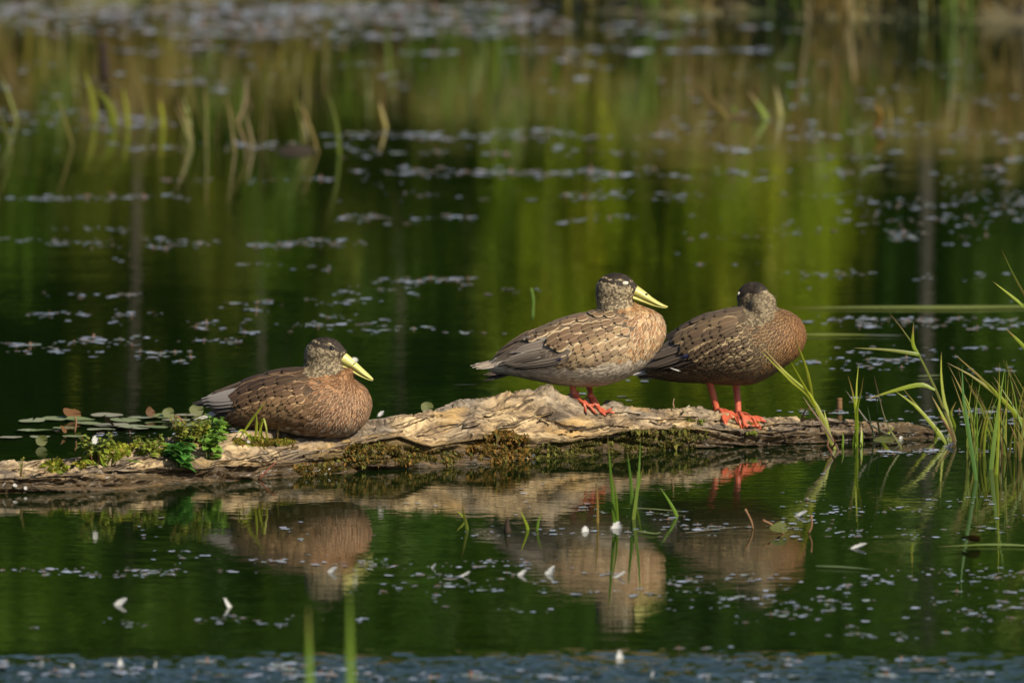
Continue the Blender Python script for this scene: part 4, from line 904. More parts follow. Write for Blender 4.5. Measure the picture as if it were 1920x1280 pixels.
# ------------------------------------------------------------------ moss
def moss(label, spots, cols, n, hmm, name="moss_patch"):
    """dense strands; spots = (px, py, rx, ry)"""
    mb = MB(); k = 0
    while k < n:
        a, b, rx, ry = random.choices(spots, [q[2]*q[3] for q in spots])[0]; r = math.sqrt(random.random()); th = random.uniform(0, 2*math.pi)
        x, y = a+rx*r*math.cos(th), b+ry*r*math.sin(th); k += 1
        if vnoise(x*0.09, y*0.13, 0, 4) < 0.32: continue
        p, nn = log_hit(x, y)
        if p is None or p.z < -0.01: continue
        d = (nn*0.8 + Vector((random.uniform(-.7, .7), random.uniform(-.7, .4), random.uniform(-.5, .7)))).normalized(); h = hmm*0.001*random.uniform(0.45, 1.25)*(0.5+vnoise(x*0.05, y*0.08, 0, 8)); s = d.cross(Vector((random.uniform(-1, 1), random.uniform(-1, 1), random.uniform(-1, 1)))).normalized()*h*0.26
        c = jit(random.choice(cols), 0.3); m_ = p+d*h*0.55+Vector((0, 0, -h*0.08)); t_ = p+d*h+Vector((0, 0, -h*0.25))
        mb.add([p-nn*0.002-s*0.6, p-nn*0.002+s*0.6, m_+s, m_-s, t_], [(0, 1, 2, 3), (3, 2, 4)], None, c)
    o = mb.build(name, mt_moss, None, smooth=False); tag(o, label, "moss", "moss on the log", "stuff")
OB = [(0.20, 0.105, 0.02), (0.13, 0.085, 0.02), (0.26, 0.14, 0.03), (0.10, 0.10, 0.02)]; OL = [(0.10, 0.105, 0.02), (0.055, 0.055, 0.015), (0.14, 0.10, 0.025), (0.17, 0.16, 0.03)]; GM = [(0.26, 0.28, 0.02), (0.17, 0.22, 0.015), (0.28, 0.23, 0.03), (0.13, 0.17, 0.015)]
moss("rusty orange-brown moss bulging from the log front under the standing duck", [(945, 835, 38, 28), (915, 845, 40, 20), (975, 840, 20, 24)], OB, 9000, 12)
moss("dark olive moss fringe along the undercut log front", [(1040, 846, 70, 16), (1120, 838, 60, 17), (1200, 825, 60, 20), (1275, 822, 40, 20), (1180, 838, 110, 10)], OL, 13000, 10)
moss("brown moss on the steep log front below the pale ridge", [(700, 850, 55, 20), (640, 868, 50, 12), (760, 852, 40, 18), (590, 880, 40, 10), (830, 855, 40, 12)], OB+OL, 11000, 8)
moss("yellow-green moss cushion on the log crest among the weeds", [(255, 838, 50, 16), (215, 846, 30, 14), (310, 836, 40, 12), (180, 858, 26, 12)], GM, 10000, 14)
moss("green moss strip on the low sunken log end", [(125, 870, 38, 11), (100, 876, 26, 9)], GM, 3600, 14)
moss("mossy brown tuft on the log under the sitting duck's belly", [(525, 828, 30, 8), (480, 828, 44, 9)], GM+OB, 3200, 10)
moss("small bright moss dots on the log top at the sleeping duck's feet", [(1410, 792, 14, 3), (1380, 790, 8, 4), (1295, 786, 12, 4), (1410, 812, 10, 4), (1315, 792, 8, 5)], [(0.22, 0.26, 0.03), (0.16, 0.20, 0.03)], 900, 6)

# ------------------------------------------------------------------ white down feathers
def down_mesh(seed, kind):
    rd = random.Random(seed); mb = MB(); n = 7; m = 6; V = []
    L, W = 1.0, 0.55 if kind == 0 else 0.38
    for i in range(n):
        t = i/(n-1); ww = W*math.sin(math.pi*(0.08+0.86*t))**0.7
        for k in range(m):
            a = 2*k/(m-1)-1
            V.append(Vector((L*(t-0.5) - 0.12*a*a, a*ww*(1+rd.uniform(-.12, .12)), (0.55 if kind == 0 else 0.75)*t*t*0.7 - (0.45 if kind == 0 else 0.25)*a*a*ww*-1)))
    mb.add(V, [(i*m+k, i*m+k+1, (i+1)*m+k+1, (i+1)*m+k) for i in range(n-1) for k in range(m-1)], None, (0.60, 0.59, 0.56))
    for q in range(90):   # loose barbs round the edge
        i = rd.randrange(n); k = rd.choice([0, 0, m-1, m-1, rd.randrange(m)]); b = V[i*m+k]; o = Vector((rd.uniform(-.5, .2), b.y*1.2+rd.uniform(-.25, .25), rd.uniform(-.1, .3))).normalized()*rd.uniform(0.1, 0.32)
        s = Vector((0.008, 0.006, 0.006)); mb.add([b-s, b+s, b+o], [(0, 1, 2)], None, (0.78, 0.77, 0.75))
    tube(mb, [Vector((-0.75, 0, 0.03)), Vector((-0.3, 0, 0.02)), Vector((0.3, 0, 0.16))], [0.012, 0.02, 0.008], 5, c=(0.7, 0.68, 0.62))
    return mb.mesh("down_feather", mt_down)
DOWN = [down_mesh(3, 0), down_mesh(4, 1), down_mesh(5, 0), down_mesh(6, 1)]
def down(px, py, size_px, label, rot=None, on="water", var=None, group=None):
    if on == "water": p = on_water(px, py); p.z = 0.001
    elif on == "log":
        p, _ = log_hit(px, py)
        if p is None: return
        p = p + Vector((0, -0.002, 0.002))
    else: p = at(px, py, on)
    me = DOWN[var if var is not None else random.randrange(4)]; s = size_px/900.0*(0.52 if py > 1200 else 0.66)
    if on == 'log': s *= 0.7
    o = link("down_feather", me, None, p, rot if rot else (random.uniform(-.3, .3), random.uniform(-.7, .1), random.uniform(0, 6.28)), s)
    o.scale = (s*1.15, s*0.8, s*(0.45 if on == 'log' else 0.62))
    tag(o, label, "feather", group or ("white feathers floating on the pond" if on == "water" else "white feathers caught on the log"))
down(229, 1134, 34, "cupped oval white down feather floating alone on dark water", (0.2, -0.5, 0.4), var=0)
down(425, 1138, 38, "spiky upright white feather floating with its quill stretched flat", (0.2, -0.6, 2.6), var=1)
down(625, 1073, 28, "rounded white feather floating at the edge of the sitting duck's reflection", (0.3, -0.6, 0.2), var=2)
down(981, 1078, 26, "blocky white feather floating beside the spiky one in the standing duck's reflection", (0.1, -0.5, 0.5), var=2)
down(1033, 1076, 36, "spiky white feather floating in the standing duck's reflection", (0.2, -0.6, 0.6), var=1)
down(1163, 1082, 32, "flat white feather floating below the tall reed shoots", (0.0, -0.2, 0.3), var=3)
down(1157, 990, 30, "fluffy white feather resting at the foot of the reed pair", (0.3, -0.8, 1.0), var=2)
down(1096, 996, 24, "banded pale feather floating left of the withered reed stem".replace("left of", "beside"), (0.5, -0.9, 1.7), var=0)
down(1504, 968, 34, "domed white feather floating under the yellow grass reflection", (0.1, -0.35, 0.1), var=0)
down(1613, 1028, 36, "ring-shaped cupped white feather floating on open dark water", (0.0, -0.15, 0.3), var=2)
down(814, 1064, 18, "small white curled feather floating between the two spiky ones", (0.4, -0.7, 0.2), var=1)
down(873, 1080, 26, "low fluffy white feather floating below the brown-tipped shoot", (0.1, -0.2, 0.2), var=3)
down(1160, 1232, 34, "blurred upright white feather floating on the ruffled water", (0.2, -1.0, 1.9), var=1)
for px, py, sp in ((79, 1252, 38), (134, 1252, 22), (225, 1244, 24), (293, 1250, 28), (530, 1256, 34), (1330, 1272, 22), (1225, 1266, 22)):
    down(px, py, sp, "blurred white feather drifting in the ruffled scum band near the shore", (0.2, -1.0, random.uniform(0, 6)), group="white feathers in the scum band")
for px, py, sp in ((1000, 857, 26), (985, 860, 18), (1015, 862, 14), (596, 884, 20), (543, 886, 16), (575, 885, 16), (610, 889, 16), (1216, 832, 22), (1240, 830, 18), (1325, 836, 18), (1352, 833, 20), (885, 815, 14), (498, 852, 16),
                  (201, 898, 22), (268, 888, 16), (352, 880, 24), (158, 910, 10), (8, 912, 30), (48, 916, 20), (28, 912, 26), (408, 835, 18), (466, 830, 14), (303, 812, 26), (1572, 820, 16), (1640, 818, 18), (1690, 822, 18), (618, 880, 12), (905, 860, 14), (1330, 820, 10)):
    down(px, py, sp, "wisp of white down stuck to the weathered log wood", on="log", group="white down wisps stuck to the log")
down(177, 824, 20, "white down feather caught on the pale small-leaved weed", (0.5, -1.0, 1.5), on=on_water(178, 921).y+0.06, var=2)
down(716, 776, 18, "white fluff lying on the log just before the sitting duck's breast", (0.3, -0.6, 0.6), on=on_water(716, 882).y+0.13, var=2)
q = D1.world(D1.L(1512, 322, -4)); o = link("down_feather", DOWN[0], None, q, (0.6, -0.4, 0.9), 0.011); tag(o, "tiny white fluff stuck on the sitting duck's yellow bill", "feather")
# a soaked lump of white plumage at the grass foot
for px, py, s in ((1775, 822, 34), (1782, 838, 30), (1768, 812, 26), (1855, 818, 26)):
    down(px, py, s, "soaked clump of white plumage lodged at the tall grass foot", on="water", group="soaked plumage lodged in the grass")

# ------------------------------------------------------------------ lily pads and floating litter
def pad_mesh(seed, c, curl=0.0, notch=True):
    rd = random.Random(seed); n = 14; V = [Vector((0, 0, 0.03))]; 
    for i in range(n):
        a = (0.12 if notch else 0)+(2*math.pi-(0.24 if notch else 0))*i/(n-1 if notch else n); r = 1+rd.uniform(-.06, .06)
        V.append(Vector((math.cos(a)*r, math.sin(a)*r*0.9, 0.02+curl*max(0, math.sin(a+seed))**2+rd.uniform(-.01, .02))))
    V2 = [V[0]] + [v.lerp(V[0], 0.45)+Vector((0, 0, -0.25*v.z)) for v in V[1:]] + V[1:]
    Fc = [(0, i+1, i+2) for i in range(n-1)] + [(i+1, n+i+1, n+i+2, i+2) for i in range(n-1)]
    if not notch: Fc += [(0, n, 1), (n, 2*n, n+1, 1)]
    mb = MB(); mb.add(V2, Fc, None, c); return mb.mesh("lily_pad", mt_pad)
PADS = [pad_mesh(1, (0.16, 0.19, 0.09)), pad_mesh(2, (0.20, 0.22, 0.13), 0.10), pad_mesh(3, (0.13, 0.17, 0.06), 0.15), pad_mesh(4, (0.22, 0.21, 0.15))]
PADB = [pad_mesh(5, (0.11, 0.05, 0.015), 0.4), pad_mesh(6, (0.085, 0.04, 0.015), 0.5), pad_mesh(7, (0.075, 0.085, 0.018), 0.4)]
for i, (px, py, r) in enumerate([(105, 787, 34), (60, 792, 30), (150, 790, 30), (200, 782, 36), (235, 792, 34), (270, 785, 34), (300, 796, 30), (210, 800, 36), (165, 797, 28), (250, 806, 38), (285, 804, 34), (330, 790, 30), (345, 800, 26), (50, 811, 26), (85, 812, 30), (20, 822, 24), (120, 805, 24), (190, 809, 30), (310, 785, 26), (350, 782, 24), (140, 820, 26), (75, 822, 20)]):
    p = on_water(px, py); o = link("lily_pad", PADS[i % 4], None, (p.x, p.y, 0.003+0.0006*(i % 5)), (random.uniform(-.03, .03), random.uniform(-.03, .03), random.uniform(0, 6)), r/900)
    tag(o, "flat grey-green lily pad in the raft behind the sunken log end", "lily pad", "lily pads rafted behind the log")
for px, py, r, rot, me, lb in ((135, 786, 19, (0.5, 0, 0.3), 0, "large curled brown lily pad humped over the raft"), (282, 784, 13, (0.9, 0, 0.8), 1, "curled rusty brown pad beside the round upright pad"), (205, 802, 14, (0.6, 0, 2.0), 1, "dark curled brown pad in the middle of the raft"),
                               (118, 815, 10, (0.9, 0, 1.0), 0, "small curled brown pad under a bent stalk"), (315, 785, 13, (1.1, 0, 0.5), 2, "round olive pad standing upright behind the log weeds"), (368, 779, 15, (1.0, 0, 0.3), 2, "round green pad standing upright under the sitting duck's tail"), (78, 836, 12, (1.2, 0, 0.1), 2, "small yellow pad standing upright out of the water"),
                               (800, 764, 13, (1.2, 0.3, 0.4), 2, "pale yellow-green withered leaf standing behind the log crest"), (1657, 836, 22, (0.12, 0, 0.2), 2, "lobed yellow-green water leaf lying at the log end"), (1460, 1002, 17, (0.35, 0, 0.4), 2, "cupped olive leaf floating below the yellow grass reflection"), (1820, 1022, 18, (0.4, 0, 2.4), 0, "curled brown leaf floating on a long green blade")):
    p = on_water(px, py); p.z = 0.012
    if px == 800: p = at(px, py, on_water(800, 877).y+0.17)
    o = link("lily_pad", (PADB)[me], None, p, rot, r/900); tag(o, lb, "leaf")
# bent stalks rising out of the water
for px, py, pts in ((140, 812, [(140, 812), (143, 790), (140, 782)]), (1412, 990, [(1412, 992), (1408, 975), (1397, 954)]), (1517, 1000, [(1516, 1000), (1522, 985), (1521, 966)]), (320, 790, [(352, 800), (335, 782), (326, 780)]), (1438, 1005, [(1470, 1000), (1445, 982), (1430, 975)])):
    B = on_water(*pts[0]); mb = MB(); tube(mb, [p-B for p in smoothpath(pxpath(pts, B.y), 7)], [0.0022]*6+[0.003], 5, c=(0.22, 0.12, 0.06)); o = mb.build("leaf_stalk", mt_stem); o.location = B
    tag(o, "bent brown leaf stalk poking out of the water", "stalk", "bent leaf stalks in the water")
# pale specks of droppings and chaff along the log's water line
mb = MB()
for i in range(420):
    x = random.uniform(0, 1720); wy = interp(x, LX, LW); p, nn = log_hit(x, wy-abs(random.gauss(0, 10))-1)
    if p is None: continue
    r_ = random.uniform(0.0006, 0.0019); t_ = nn.cross(Vector((0, 0, 1))).normalized()*r_; b_ = nn.cross(t_).normalized()*r_*0.7; q_ = p+nn*0.0012
    mb.add([q_-t_, q_-b_, q_+t_, q_+b_, q_+nn*r_], [(0, 1, 4), (1, 2, 4), (2, 3, 4), (3, 0, 4)], None, (0.6, 0.58, 0.54))
o = mb.build("chaff", mt_down, None, smooth=False); tag(o, "white chaff specks dotted along the log's wet lower edge", "chaff", None, "stuff")
# dark bud, sticks
def stick(name, px_pts, base, r, c, label, cat, n=7):
    B = on_water(*base) if not isinstance(base, float) else at(px_pts[0][0], px_pts[0][1], base)
    mb = MB(); P = [p-B for p in smoothpath(pxpath(px_pts, B.y), n)]
    rad = [lerp(r[0], r[1], i/(n-1))*random.uniform(0.85, 1.15) for i in range(n)]; tube(mb, P, rad, 8, c=c); o = mb.build(name, mt_stem); o.location = B; tag(o, label, cat)
stick("seed_bud", [(952, 1000), (951, 985), (952, 970)], (952, 998), (0.009, 0.002), (0.035, 0.022, 0.015), "dark brown pointed seed bud floating beside the tiny shoots", "bud")
stick("twig", [(485, 898), (500, 882), (517, 866)], on_water(500, 898).y-0.005, (0.0022, 0.0012), (0.24, 0.08, 0.05), "thin reddish twig leaning on the log's lower front", "twig")
stick("twig", [(1264, 766), (1262, 756), (1264, 747)], on_water(1264, 845).y+0.10, (0.002, 0.001), (0.26, 0.17, 0.09), "thin curled twig standing on the log between the standing ducks", "twig")
stick("twig", [(1281, 772), (1288, 764), (1293, 760)], on_water(1284, 845).y+0.10, (0.0026, 0.0016), (0.42, 0.36, 0.25), "short pale twig on the log behind the sleeping duck's legs", "twig")
stick("twig", [(998, 600), (1000, 565), (996, 540)], (1000, 608), (0.003, 0.0025), (0.10, 0.18, 0.03), "thin green pink-tipped stalk standing behind the standing duck's back", "stalk")
stick("cattail_stub", [(1574, 768), (1574, 755), (1574, 746)], (1574, 768), (0.006, 0.006), (0.16, 0.09, 0.04), "short brown stub poking up behind the log end", "stub")
# long floating blades
def floater(pts, wmm, c, label):
    P = [on_water(a, b) + Vector((0, 0, 0.004)) for a, b in pts]; mb = MB(); blade_mesh(mb, [p-P[0] for p in P], wmm*0.001, c, jit(c, 0.15), 14, 0.15, flat=Vector((0, 0, 1))); o = mb.build("drifting_reed", mt_blade); o.location = P[0]
    tag(o, label, "reed blade", "long blades lying on the water")
floater([(1960, 577), (1800, 579), (1640, 579), (1480, 580)], 60, (0.24, 0.28, 0.06), "very long pale green reed blade floating beyond the sleeping duck")
floater([(1500, 630), (1560, 630), (1660, 631)], 38, (0.26, 0.30, 0.05), "short yellow-green reed blade floating behind the sleeping duck's breast")
floater([(1620, 631), (1700, 632)], 18, (0.2, 0.22, 0.16), "thin grey blade floating in line behind the short reed blade")
floater([(1950, 1027), (1860, 1024), (1760, 1028)], 30, (0.22, 0.30, 0.06), "long bright green blade floating under the grass clump's reflection")
floater([(1530, 1064), (1580, 1066), (1640, 1071)], 26, (0.14, 0.19, 0.06), "dull green blade floating below the ring-shaped feather")
floater([(1280, 962), (1220, 957), (1160, 955)], 12, (0.24, 0.3, 0.08), "thin green blade floating flat behind the tall reed shoots")
floater([(1190, 997), (1225, 1003), (1240, 1001)], 12, (0.24, 0.32, 0.08), "short green blade floating at the foot of the forked reed")
floater([(1720, 708), (1770, 706)], 20, (0.24, 0.28, 0.12), "pale green blade floating behind the tall reddish-stemmed grass")
floater([(1285, 1002), (1350, 994), (1400, 990)], 10, (0.26, 0.25, 0.18), "pale straw blade floating among the bent leaf stalks")
floater([(850, 664+60), (900, 724)], 3, (0.2, 0.2, 0.15), "thin pale straw floating behind the log crest")

# floating leaf flecks: the largest singly, the rest as one drift
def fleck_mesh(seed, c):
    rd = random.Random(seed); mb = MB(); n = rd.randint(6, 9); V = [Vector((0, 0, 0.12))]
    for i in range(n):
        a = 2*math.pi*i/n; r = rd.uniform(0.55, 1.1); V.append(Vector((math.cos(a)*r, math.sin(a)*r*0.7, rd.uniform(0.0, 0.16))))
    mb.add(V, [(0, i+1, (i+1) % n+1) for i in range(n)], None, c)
    if rd.random() < 0.3:
        h = rd.uniform(0.5, 1.0); s = 0.14; mb.add([Vector((-s, 0, 0.1)), Vector((s, 0, 0.1)), Vector((s*0.8, 0.05, h)), Vector((-s*0.5, -0.05, h)), Vector((0, s, 0.1)), Vector((0.1, -s, h*0.9))], [(0, 1, 2, 3), (0, 4, 5)], None, rd.choice([(0.16, 0.07, 0.04), (0.2, 0.12, 0.09)]))
    return mb
SKY_FC = [(0.23, 0.27, 0.35), (0.28, 0.33, 0.42), (0.20, 0.24, 0.25), (0.31, 0.34, 0.43), (0.16, 0.14, 0.13), (0.21, 0.25, 0.24)]  # bluish flecks carry the sky's reflection in their leaf colour
FLECK = [fleck_mesh(40+i, SKY_FC[i % 6]) for i in range(12)]; FLM = [f.mesh("floating_leaf", mt_pad, smooth=False) for f in FLECK]
# drifts: (py, half height, x0, x1, count)
DR = [(18, 16, -200, 1050, 800), (34, 14, -200, 1000, 500), (48, 12, 350, 1100, 250), (60, 10, 100, 1300, 160), (66, 12, 350, 900, 120), (60, 20, -150, 1500, 120), (97, 9, 200, 1000, 60), (97, 6, 1000, 1450, 60), (130, 20, -100, 2000, 110), (165, 16, -100, 2000, 100), (195, 16, 1250, 1950, 60), (215, 14, -150, 320, 110), (240, 14, -150, 330, 100), (255, 7, 640, 1250, 110), (250, 20, 1250, 1980, 120), (275, 12, -150, 640, 70), (285, 16, 650, 1950, 90),
      (325, 8, 640, 1250, 100), (330, 18, 1100, 1950, 90), (340, 8, 300, 700, 30), (370, 6, 0, 330, 60), (368, 12, 640, 1950, 100), (385, 14, 1600, 1980, 90), (410, 7, 640, 1400, 70), (412, 18, 1550, 1980, 80), (430, 6, 100, 330, 12), (440, 14, 1300, 1950, 60), (452, 4, 0, 650, 60), (460, 6, 160, 420, 50), (458, 6, 480, 660, 40), (500, 14, 100, 650, 16),
      (520, 12, 1350, 1950, 50), (527, 5, 640, 900, 50), (545, 10, 640, 1100, 34), (555, 3, 90, 270, 24), (567, 4, 330, 660, 40), (590, 10, 0, 660, 60), (610, 7, 380, 720, 60), (600, 6, 1500, 1980, 110), (612, 6, 1560, 1980, 60), (620, 8, 700, 900, 26), (635, 7, 150, 580, 36), (647, 6, 0, 250, 46), (662, 9, 0, 300, 20), (668, 5, 250, 320, 6), (680, 10, 250, 560, 14),
      (655, 8, 1500, 1950, 26), (680, 7, 1500, 1760, 50), (690, 12, 1550, 1950, 26), (745, 12, 1500, 1800, 16), (772, 5, 1480, 1900, 60), (790, 10, 1640, 1930, 50), (850, 6, 1540, 1900, 60), (990, 20, 1250, 1560, 60), (955, 25, 1500, 1950, 60), (1000, 20, 1500, 1950, 50), (975, 30, 1080, 1300, 40), (1000, 10, 840, 1250, 40), (1038, 10, 250, 420, 10), (1054, 4, 460, 700, 30), (1070, 3, -20, 470, 60), (1078, 3, 0, 360, 40), (1060, 8, 680, 1000, 60),
      (1085, 16, 700, 1300, 70), (1085, 18, 1250, 1950, 130), (1110, 18, 680, 1250, 50), (1120, 20, 1280, 1950, 110), (1145, 14, 900, 1950, 60), (1165, 18, 100, 700, 26), (1180, 20, 0, 640, 20), (1165, 16, 1250, 1950, 40), (1195, 14, 1100, 1950, 18), (1245, 12, -20, 620, 60), (1262, 12, -20, 1000, 110), (1240, 18, 1100, 1950, 36), (1268, 10, 700, 1950, 50), (820, 14, 0, 520, 40), (700, 300, 0, 1920, 60), (1050, 160, 0, 1920, 60)]
allf = []
for py, hh, x0, x1, n in DR:
    # loose clusters along each drift
    if 240 < py < 460: n = int(n*1.25)
    cl = [(random.uniform(x0, x1), random.gauss(py, hh*0.5)) for _ in range(max(2, n//5))]
    for _ in range(n):
        cx, cy = random.choice(cl); x = cx+random.gauss(0, random.choice([10, 22, 46])); y = cy+random.gauss(0, 1.6+hh*0.10)
        if y < 2: continue
        p = on_water(x, y)
        if p.y > shore(p.x)-0.1: continue
        h = LOGBVH.ray_cast(Vector((p.x, p.y, 1)), Vector((0, 0, -1)))
        if h[0] is not None and h[0].z > -0.02: continue
        near = y > 850; s = (0.003+0.0065*random.random()**2.2) if near else (0.0042+0.010*random.random()**2.2)
        if y < 330: s *= 1.5
        if y < 120: s *= 1.4
        if y > 1215: s *= 1.5
        allf.append((s*random.choice([1, 1, 1, 1.5]), p))
allf.sort(key=lambda a: -a[0]/(a[1]-CAM).length)
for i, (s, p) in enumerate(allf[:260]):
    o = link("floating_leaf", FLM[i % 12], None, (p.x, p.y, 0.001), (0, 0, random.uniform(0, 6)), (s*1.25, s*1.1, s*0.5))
    tag(o, "small leaf fleck painted pale with sky sheen, floating in the loose drifts on the pond", "leaf", "leaf flecks drifting on the pond")
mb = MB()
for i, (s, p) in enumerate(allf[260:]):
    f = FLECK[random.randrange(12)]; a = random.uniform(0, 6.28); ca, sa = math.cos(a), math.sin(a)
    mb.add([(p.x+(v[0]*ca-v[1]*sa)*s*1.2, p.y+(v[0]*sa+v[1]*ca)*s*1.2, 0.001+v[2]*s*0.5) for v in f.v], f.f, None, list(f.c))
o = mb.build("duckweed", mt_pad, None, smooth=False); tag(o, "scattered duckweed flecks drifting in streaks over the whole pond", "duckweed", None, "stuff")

# ------------------------------------------------------------------ far reeds standing in the water
far_specs = [("loose stand of thin olive sedge in the weedy water far behind the sitting duck", [(random.uniform(10, 420), random.uniform(225, 292), random.uniform(50, 130), random.uniform(-0.45, 0.2)) for _ in range(15)], (0.12, 0.13, 0.025), (0.20, 0.19, 0.05)),
             ("brownish sedge clump rooted on a dark hummock beyond the open water", [(random.uniform(380, 600), random.uniform(262, 288), random.uniform(45, 120), random.uniform(-0.5, 0.15)) for _ in range(12)], (0.11, 0.08, 0.03), (0.26, 0.19, 0.07))]
for lb, bl, c0, c1 in far_specs:
    tussock(lb, (bl[0][0], 270), [([(x, y), (x+l*h*0.44, y-h*0.5), (x+l*h, y-h)], random.uniform(4, 9), c0, random.choice([c1, GO, (0.2, 0.25, 0.03)])) for x, y, h, l in bl], "sedge stands in the far water", "sedge_clump", "sedge")
tussock("bright folded yellow-green leaf rising from the far sedge beside the dark stump", (212, 238), [([(178, 225), (172, 180), (158, 130)], 26, (0.22, 0.24, 0.03), (0.26, 0.28, 0.03)), ([(212, 238), (205, 200), (180, 165)], 34, (0.25, 0.28, 0.03), (0.24, 0.27, 0.03)), ([(240, 240), (236, 200), (230, 165)], 16, (0.22, 0.25, 0.03), GY), ([(306, 240), (304, 210), (298, 180)], 16, (0.18, 0.2, 0.03), GY)], "sedge stands in the far water", "sedge_clump", "sedge")
tussock("pale twin-tipped dead stalk above the far sedge", (450, 240), [([(446, 232), (460, 190), (462, 140)], 8, (0.2, 0.13, 0.06), (0.42, 0.30, 0.2)), ([(470, 200), (462, 180), (461, 142)], 6, (0.2, 0.12, 0.06), (0.3, 0.22, 0.15))], "sedge stands in the far water", "sedge_clump", "sedge")
tussock("single long leaning olive blade at the sedge edge", (634, 290), [([(636, 290), (628, 220), (602, 148)], 14, GG, (0.3, 0.3, 0.08))], "sedge stands in the far water", "sedge_clump", "sedge")
tussock("short straw-coloured sedge stub far behind the sedge stands", (722, 240), [([(724, 240), (716, 210), (710, 190)], 12, (0.28, 0.24, 0.05), (0.34, 0.27, 0.08))], "sedge stands in the far water", "sedge_clump", "sedge")
tussock("low yellow sedge tuft with leaning brown leaf in far open water", (1400, 225), [([(1362, 222), (1335, 190), (1300, 150)], 18, (0.3, 0.26, 0.06), (0.22, 0.13, 0.05)), ([(1438, 224), (1424, 200), (1402, 170)], 18, (0.26, 0.30, 0.05), GG), ([(1366, 222), (1400, 218), (1430, 210)], 14, (0.2, 0.14, 0.06), (0.2, 0.14, 0.06)), ([(1464, 218), (1460, 190), (1454, 160)], 18, (0.26, 0.28, 0.05), (0.22, 0.16, 0.05)), ([(1380, 222), (1376, 205), (1370, 195)], 8, GG, GG)], "sedge stands in the far water", "sedge_clump", "sedge")
tussock("curled orange-brown leaf standing in far open water", (1645, 240), [([(1643, 240), (1651, 215), (1638, 192)], 26, (0.34, 0.20, 0.04), (0.36, 0.21, 0.04)), ([(1670, 235), (1670, 210), (1664, 190)], 6, GO, GO)], "sedge stands in the far water", "sedge_clump", "sedge")
stick("tree_stump", [(197, 152), (195, 120), (193, 80)], (197, 155), (0.022, 0.013), (0.028, 0.018, 0.012), "dark rotten stake standing in the far weedy water", "stump")
hm = MB(); B = on_water(555, 284); nn_ = 18
hm.add([Vector((0, 0, 0.02))]+[Vector((math.cos(2*math.pi*i/nn_)*0.07*random.uniform(.8, 1.2)*r_, math.sin(2*math.pi*i/nn_)*0.10*r_, h_)) for r_, h_ in ((0.5, 0.015), (1.0, -0.01)) for i in range(nn_)], [(0, i+1, (i+1) % nn_+1) for i in range(nn_)]+[(i+1, nn_+i+1, nn_+(i+1) % nn_+1, (i+1) % nn_+1) for i in range(nn_)], None, (0.03, 0.022, 0.014))
o = hm.build("mud_hummock", mt_stem); o.location = B; tag(o, "small dark mud hummock under the brownish sedge clump", "hummock")

# ------------------------------------------------------------------ far bank: grass, shrubs, trees
def bank_grass():
    spots = []
    for i in range(34):
        x = -2.9+5.9*i/33+random.uniform(-.07, .07); spots.append((x, shore(x)+random.uniform(-0.05, 0.25)))
    for i in range(24):
        x = random.uniform(-0.1, 2.4); spots.append((x, shore(x)+random.uniform(0.0, 0.9)))
    for i in range(36):
        x = random.uniform(-9, 9); spots.append((x, shore(x)+random.uniform(0.0, 0.9)))
    for i, (x, y) in enumerate(spots):
        mb = MB(); kind = i % 3; B = Vector((x, y, ground_z(x, y)-0.02)); c0 = [(0.13, 0.11, 0.02), (0.08, 0.13, 0.012), (0.16, 0.12, 0.03)][kind]; c1 = [(0.34, 0.30, 0.04), (0.20, 0.29, 0.02), (0.30, 0.20, 0.05)][kind]
        for q in range(34):
            a = random.uniform(0, 6.28); h = random.uniform(0.2, 0.55); r = random.uniform(0.02, 0.30)
            b = Vector((random.gauss(0, 0.06), random.gauss(0, 0.06), 0)); o_ = Vector((math.cos(a)*r, math.sin(a)*r, 0))
            blade_mesh(mb, [b, b+o_*0.35+Vector((0, 0, h*0.7)), b+o_+Vector((0, 0, h*random.uniform(0.5, 1.05)))], random.uniform(0.008, 0.018), jit(c0, .2), jit(c1, .25), 5)
        o = mb.build("bank_grass", mt_blade); o.location = B
        tag(o, ["straw-coloured grass tussock hanging over the far bank edge", "olive green grass tussock on the far bank edge", "rusty dry grass tussock on the far bank edge"][kind], "grass", ["straw tussocks on the far bank", "olive tussocks on the far bank", "rusty tussocks on the far bank"][kind])
bank_grass()
def foliage(mb, centers, nleaf, leaf, cols, flat=0.6):
    for (c, r) in centers:
        base = random.choice(cols); f = random.uniform(0.75, 1.25)
        for q in range(nleaf):
            d = Vector((random.gauss(0, 1), random.gauss(0, 1), random.gauss(0, 1))).normalized()*(random.random()**0.45); p = c + Vector((d.x*r.x, d.y*r.y, d.z*r.z))
            nrm = (d*0.7+Vector((random.uniform(-1, 1), random.uniform(-1, 1), random.uniform(-.3, 1)))).normalized(); s = nrm.cross(Vector((random.uniform(-1, 1), random.uniform(-1, 1), random.uniform(-1, 1)))).normalized(); t = nrm.cross(s); L = leaf*random.uniform(0.6, 1.3)
            k = f*random.uniform(0.7, 1.3); mb.add([p-s*L, p-t*L*flat*0.5, p+s*L, p+t*L*flat*0.5], [(0, 1, 2, 3)], None, (base[0]*k, base[1]*k, base[2]*k))
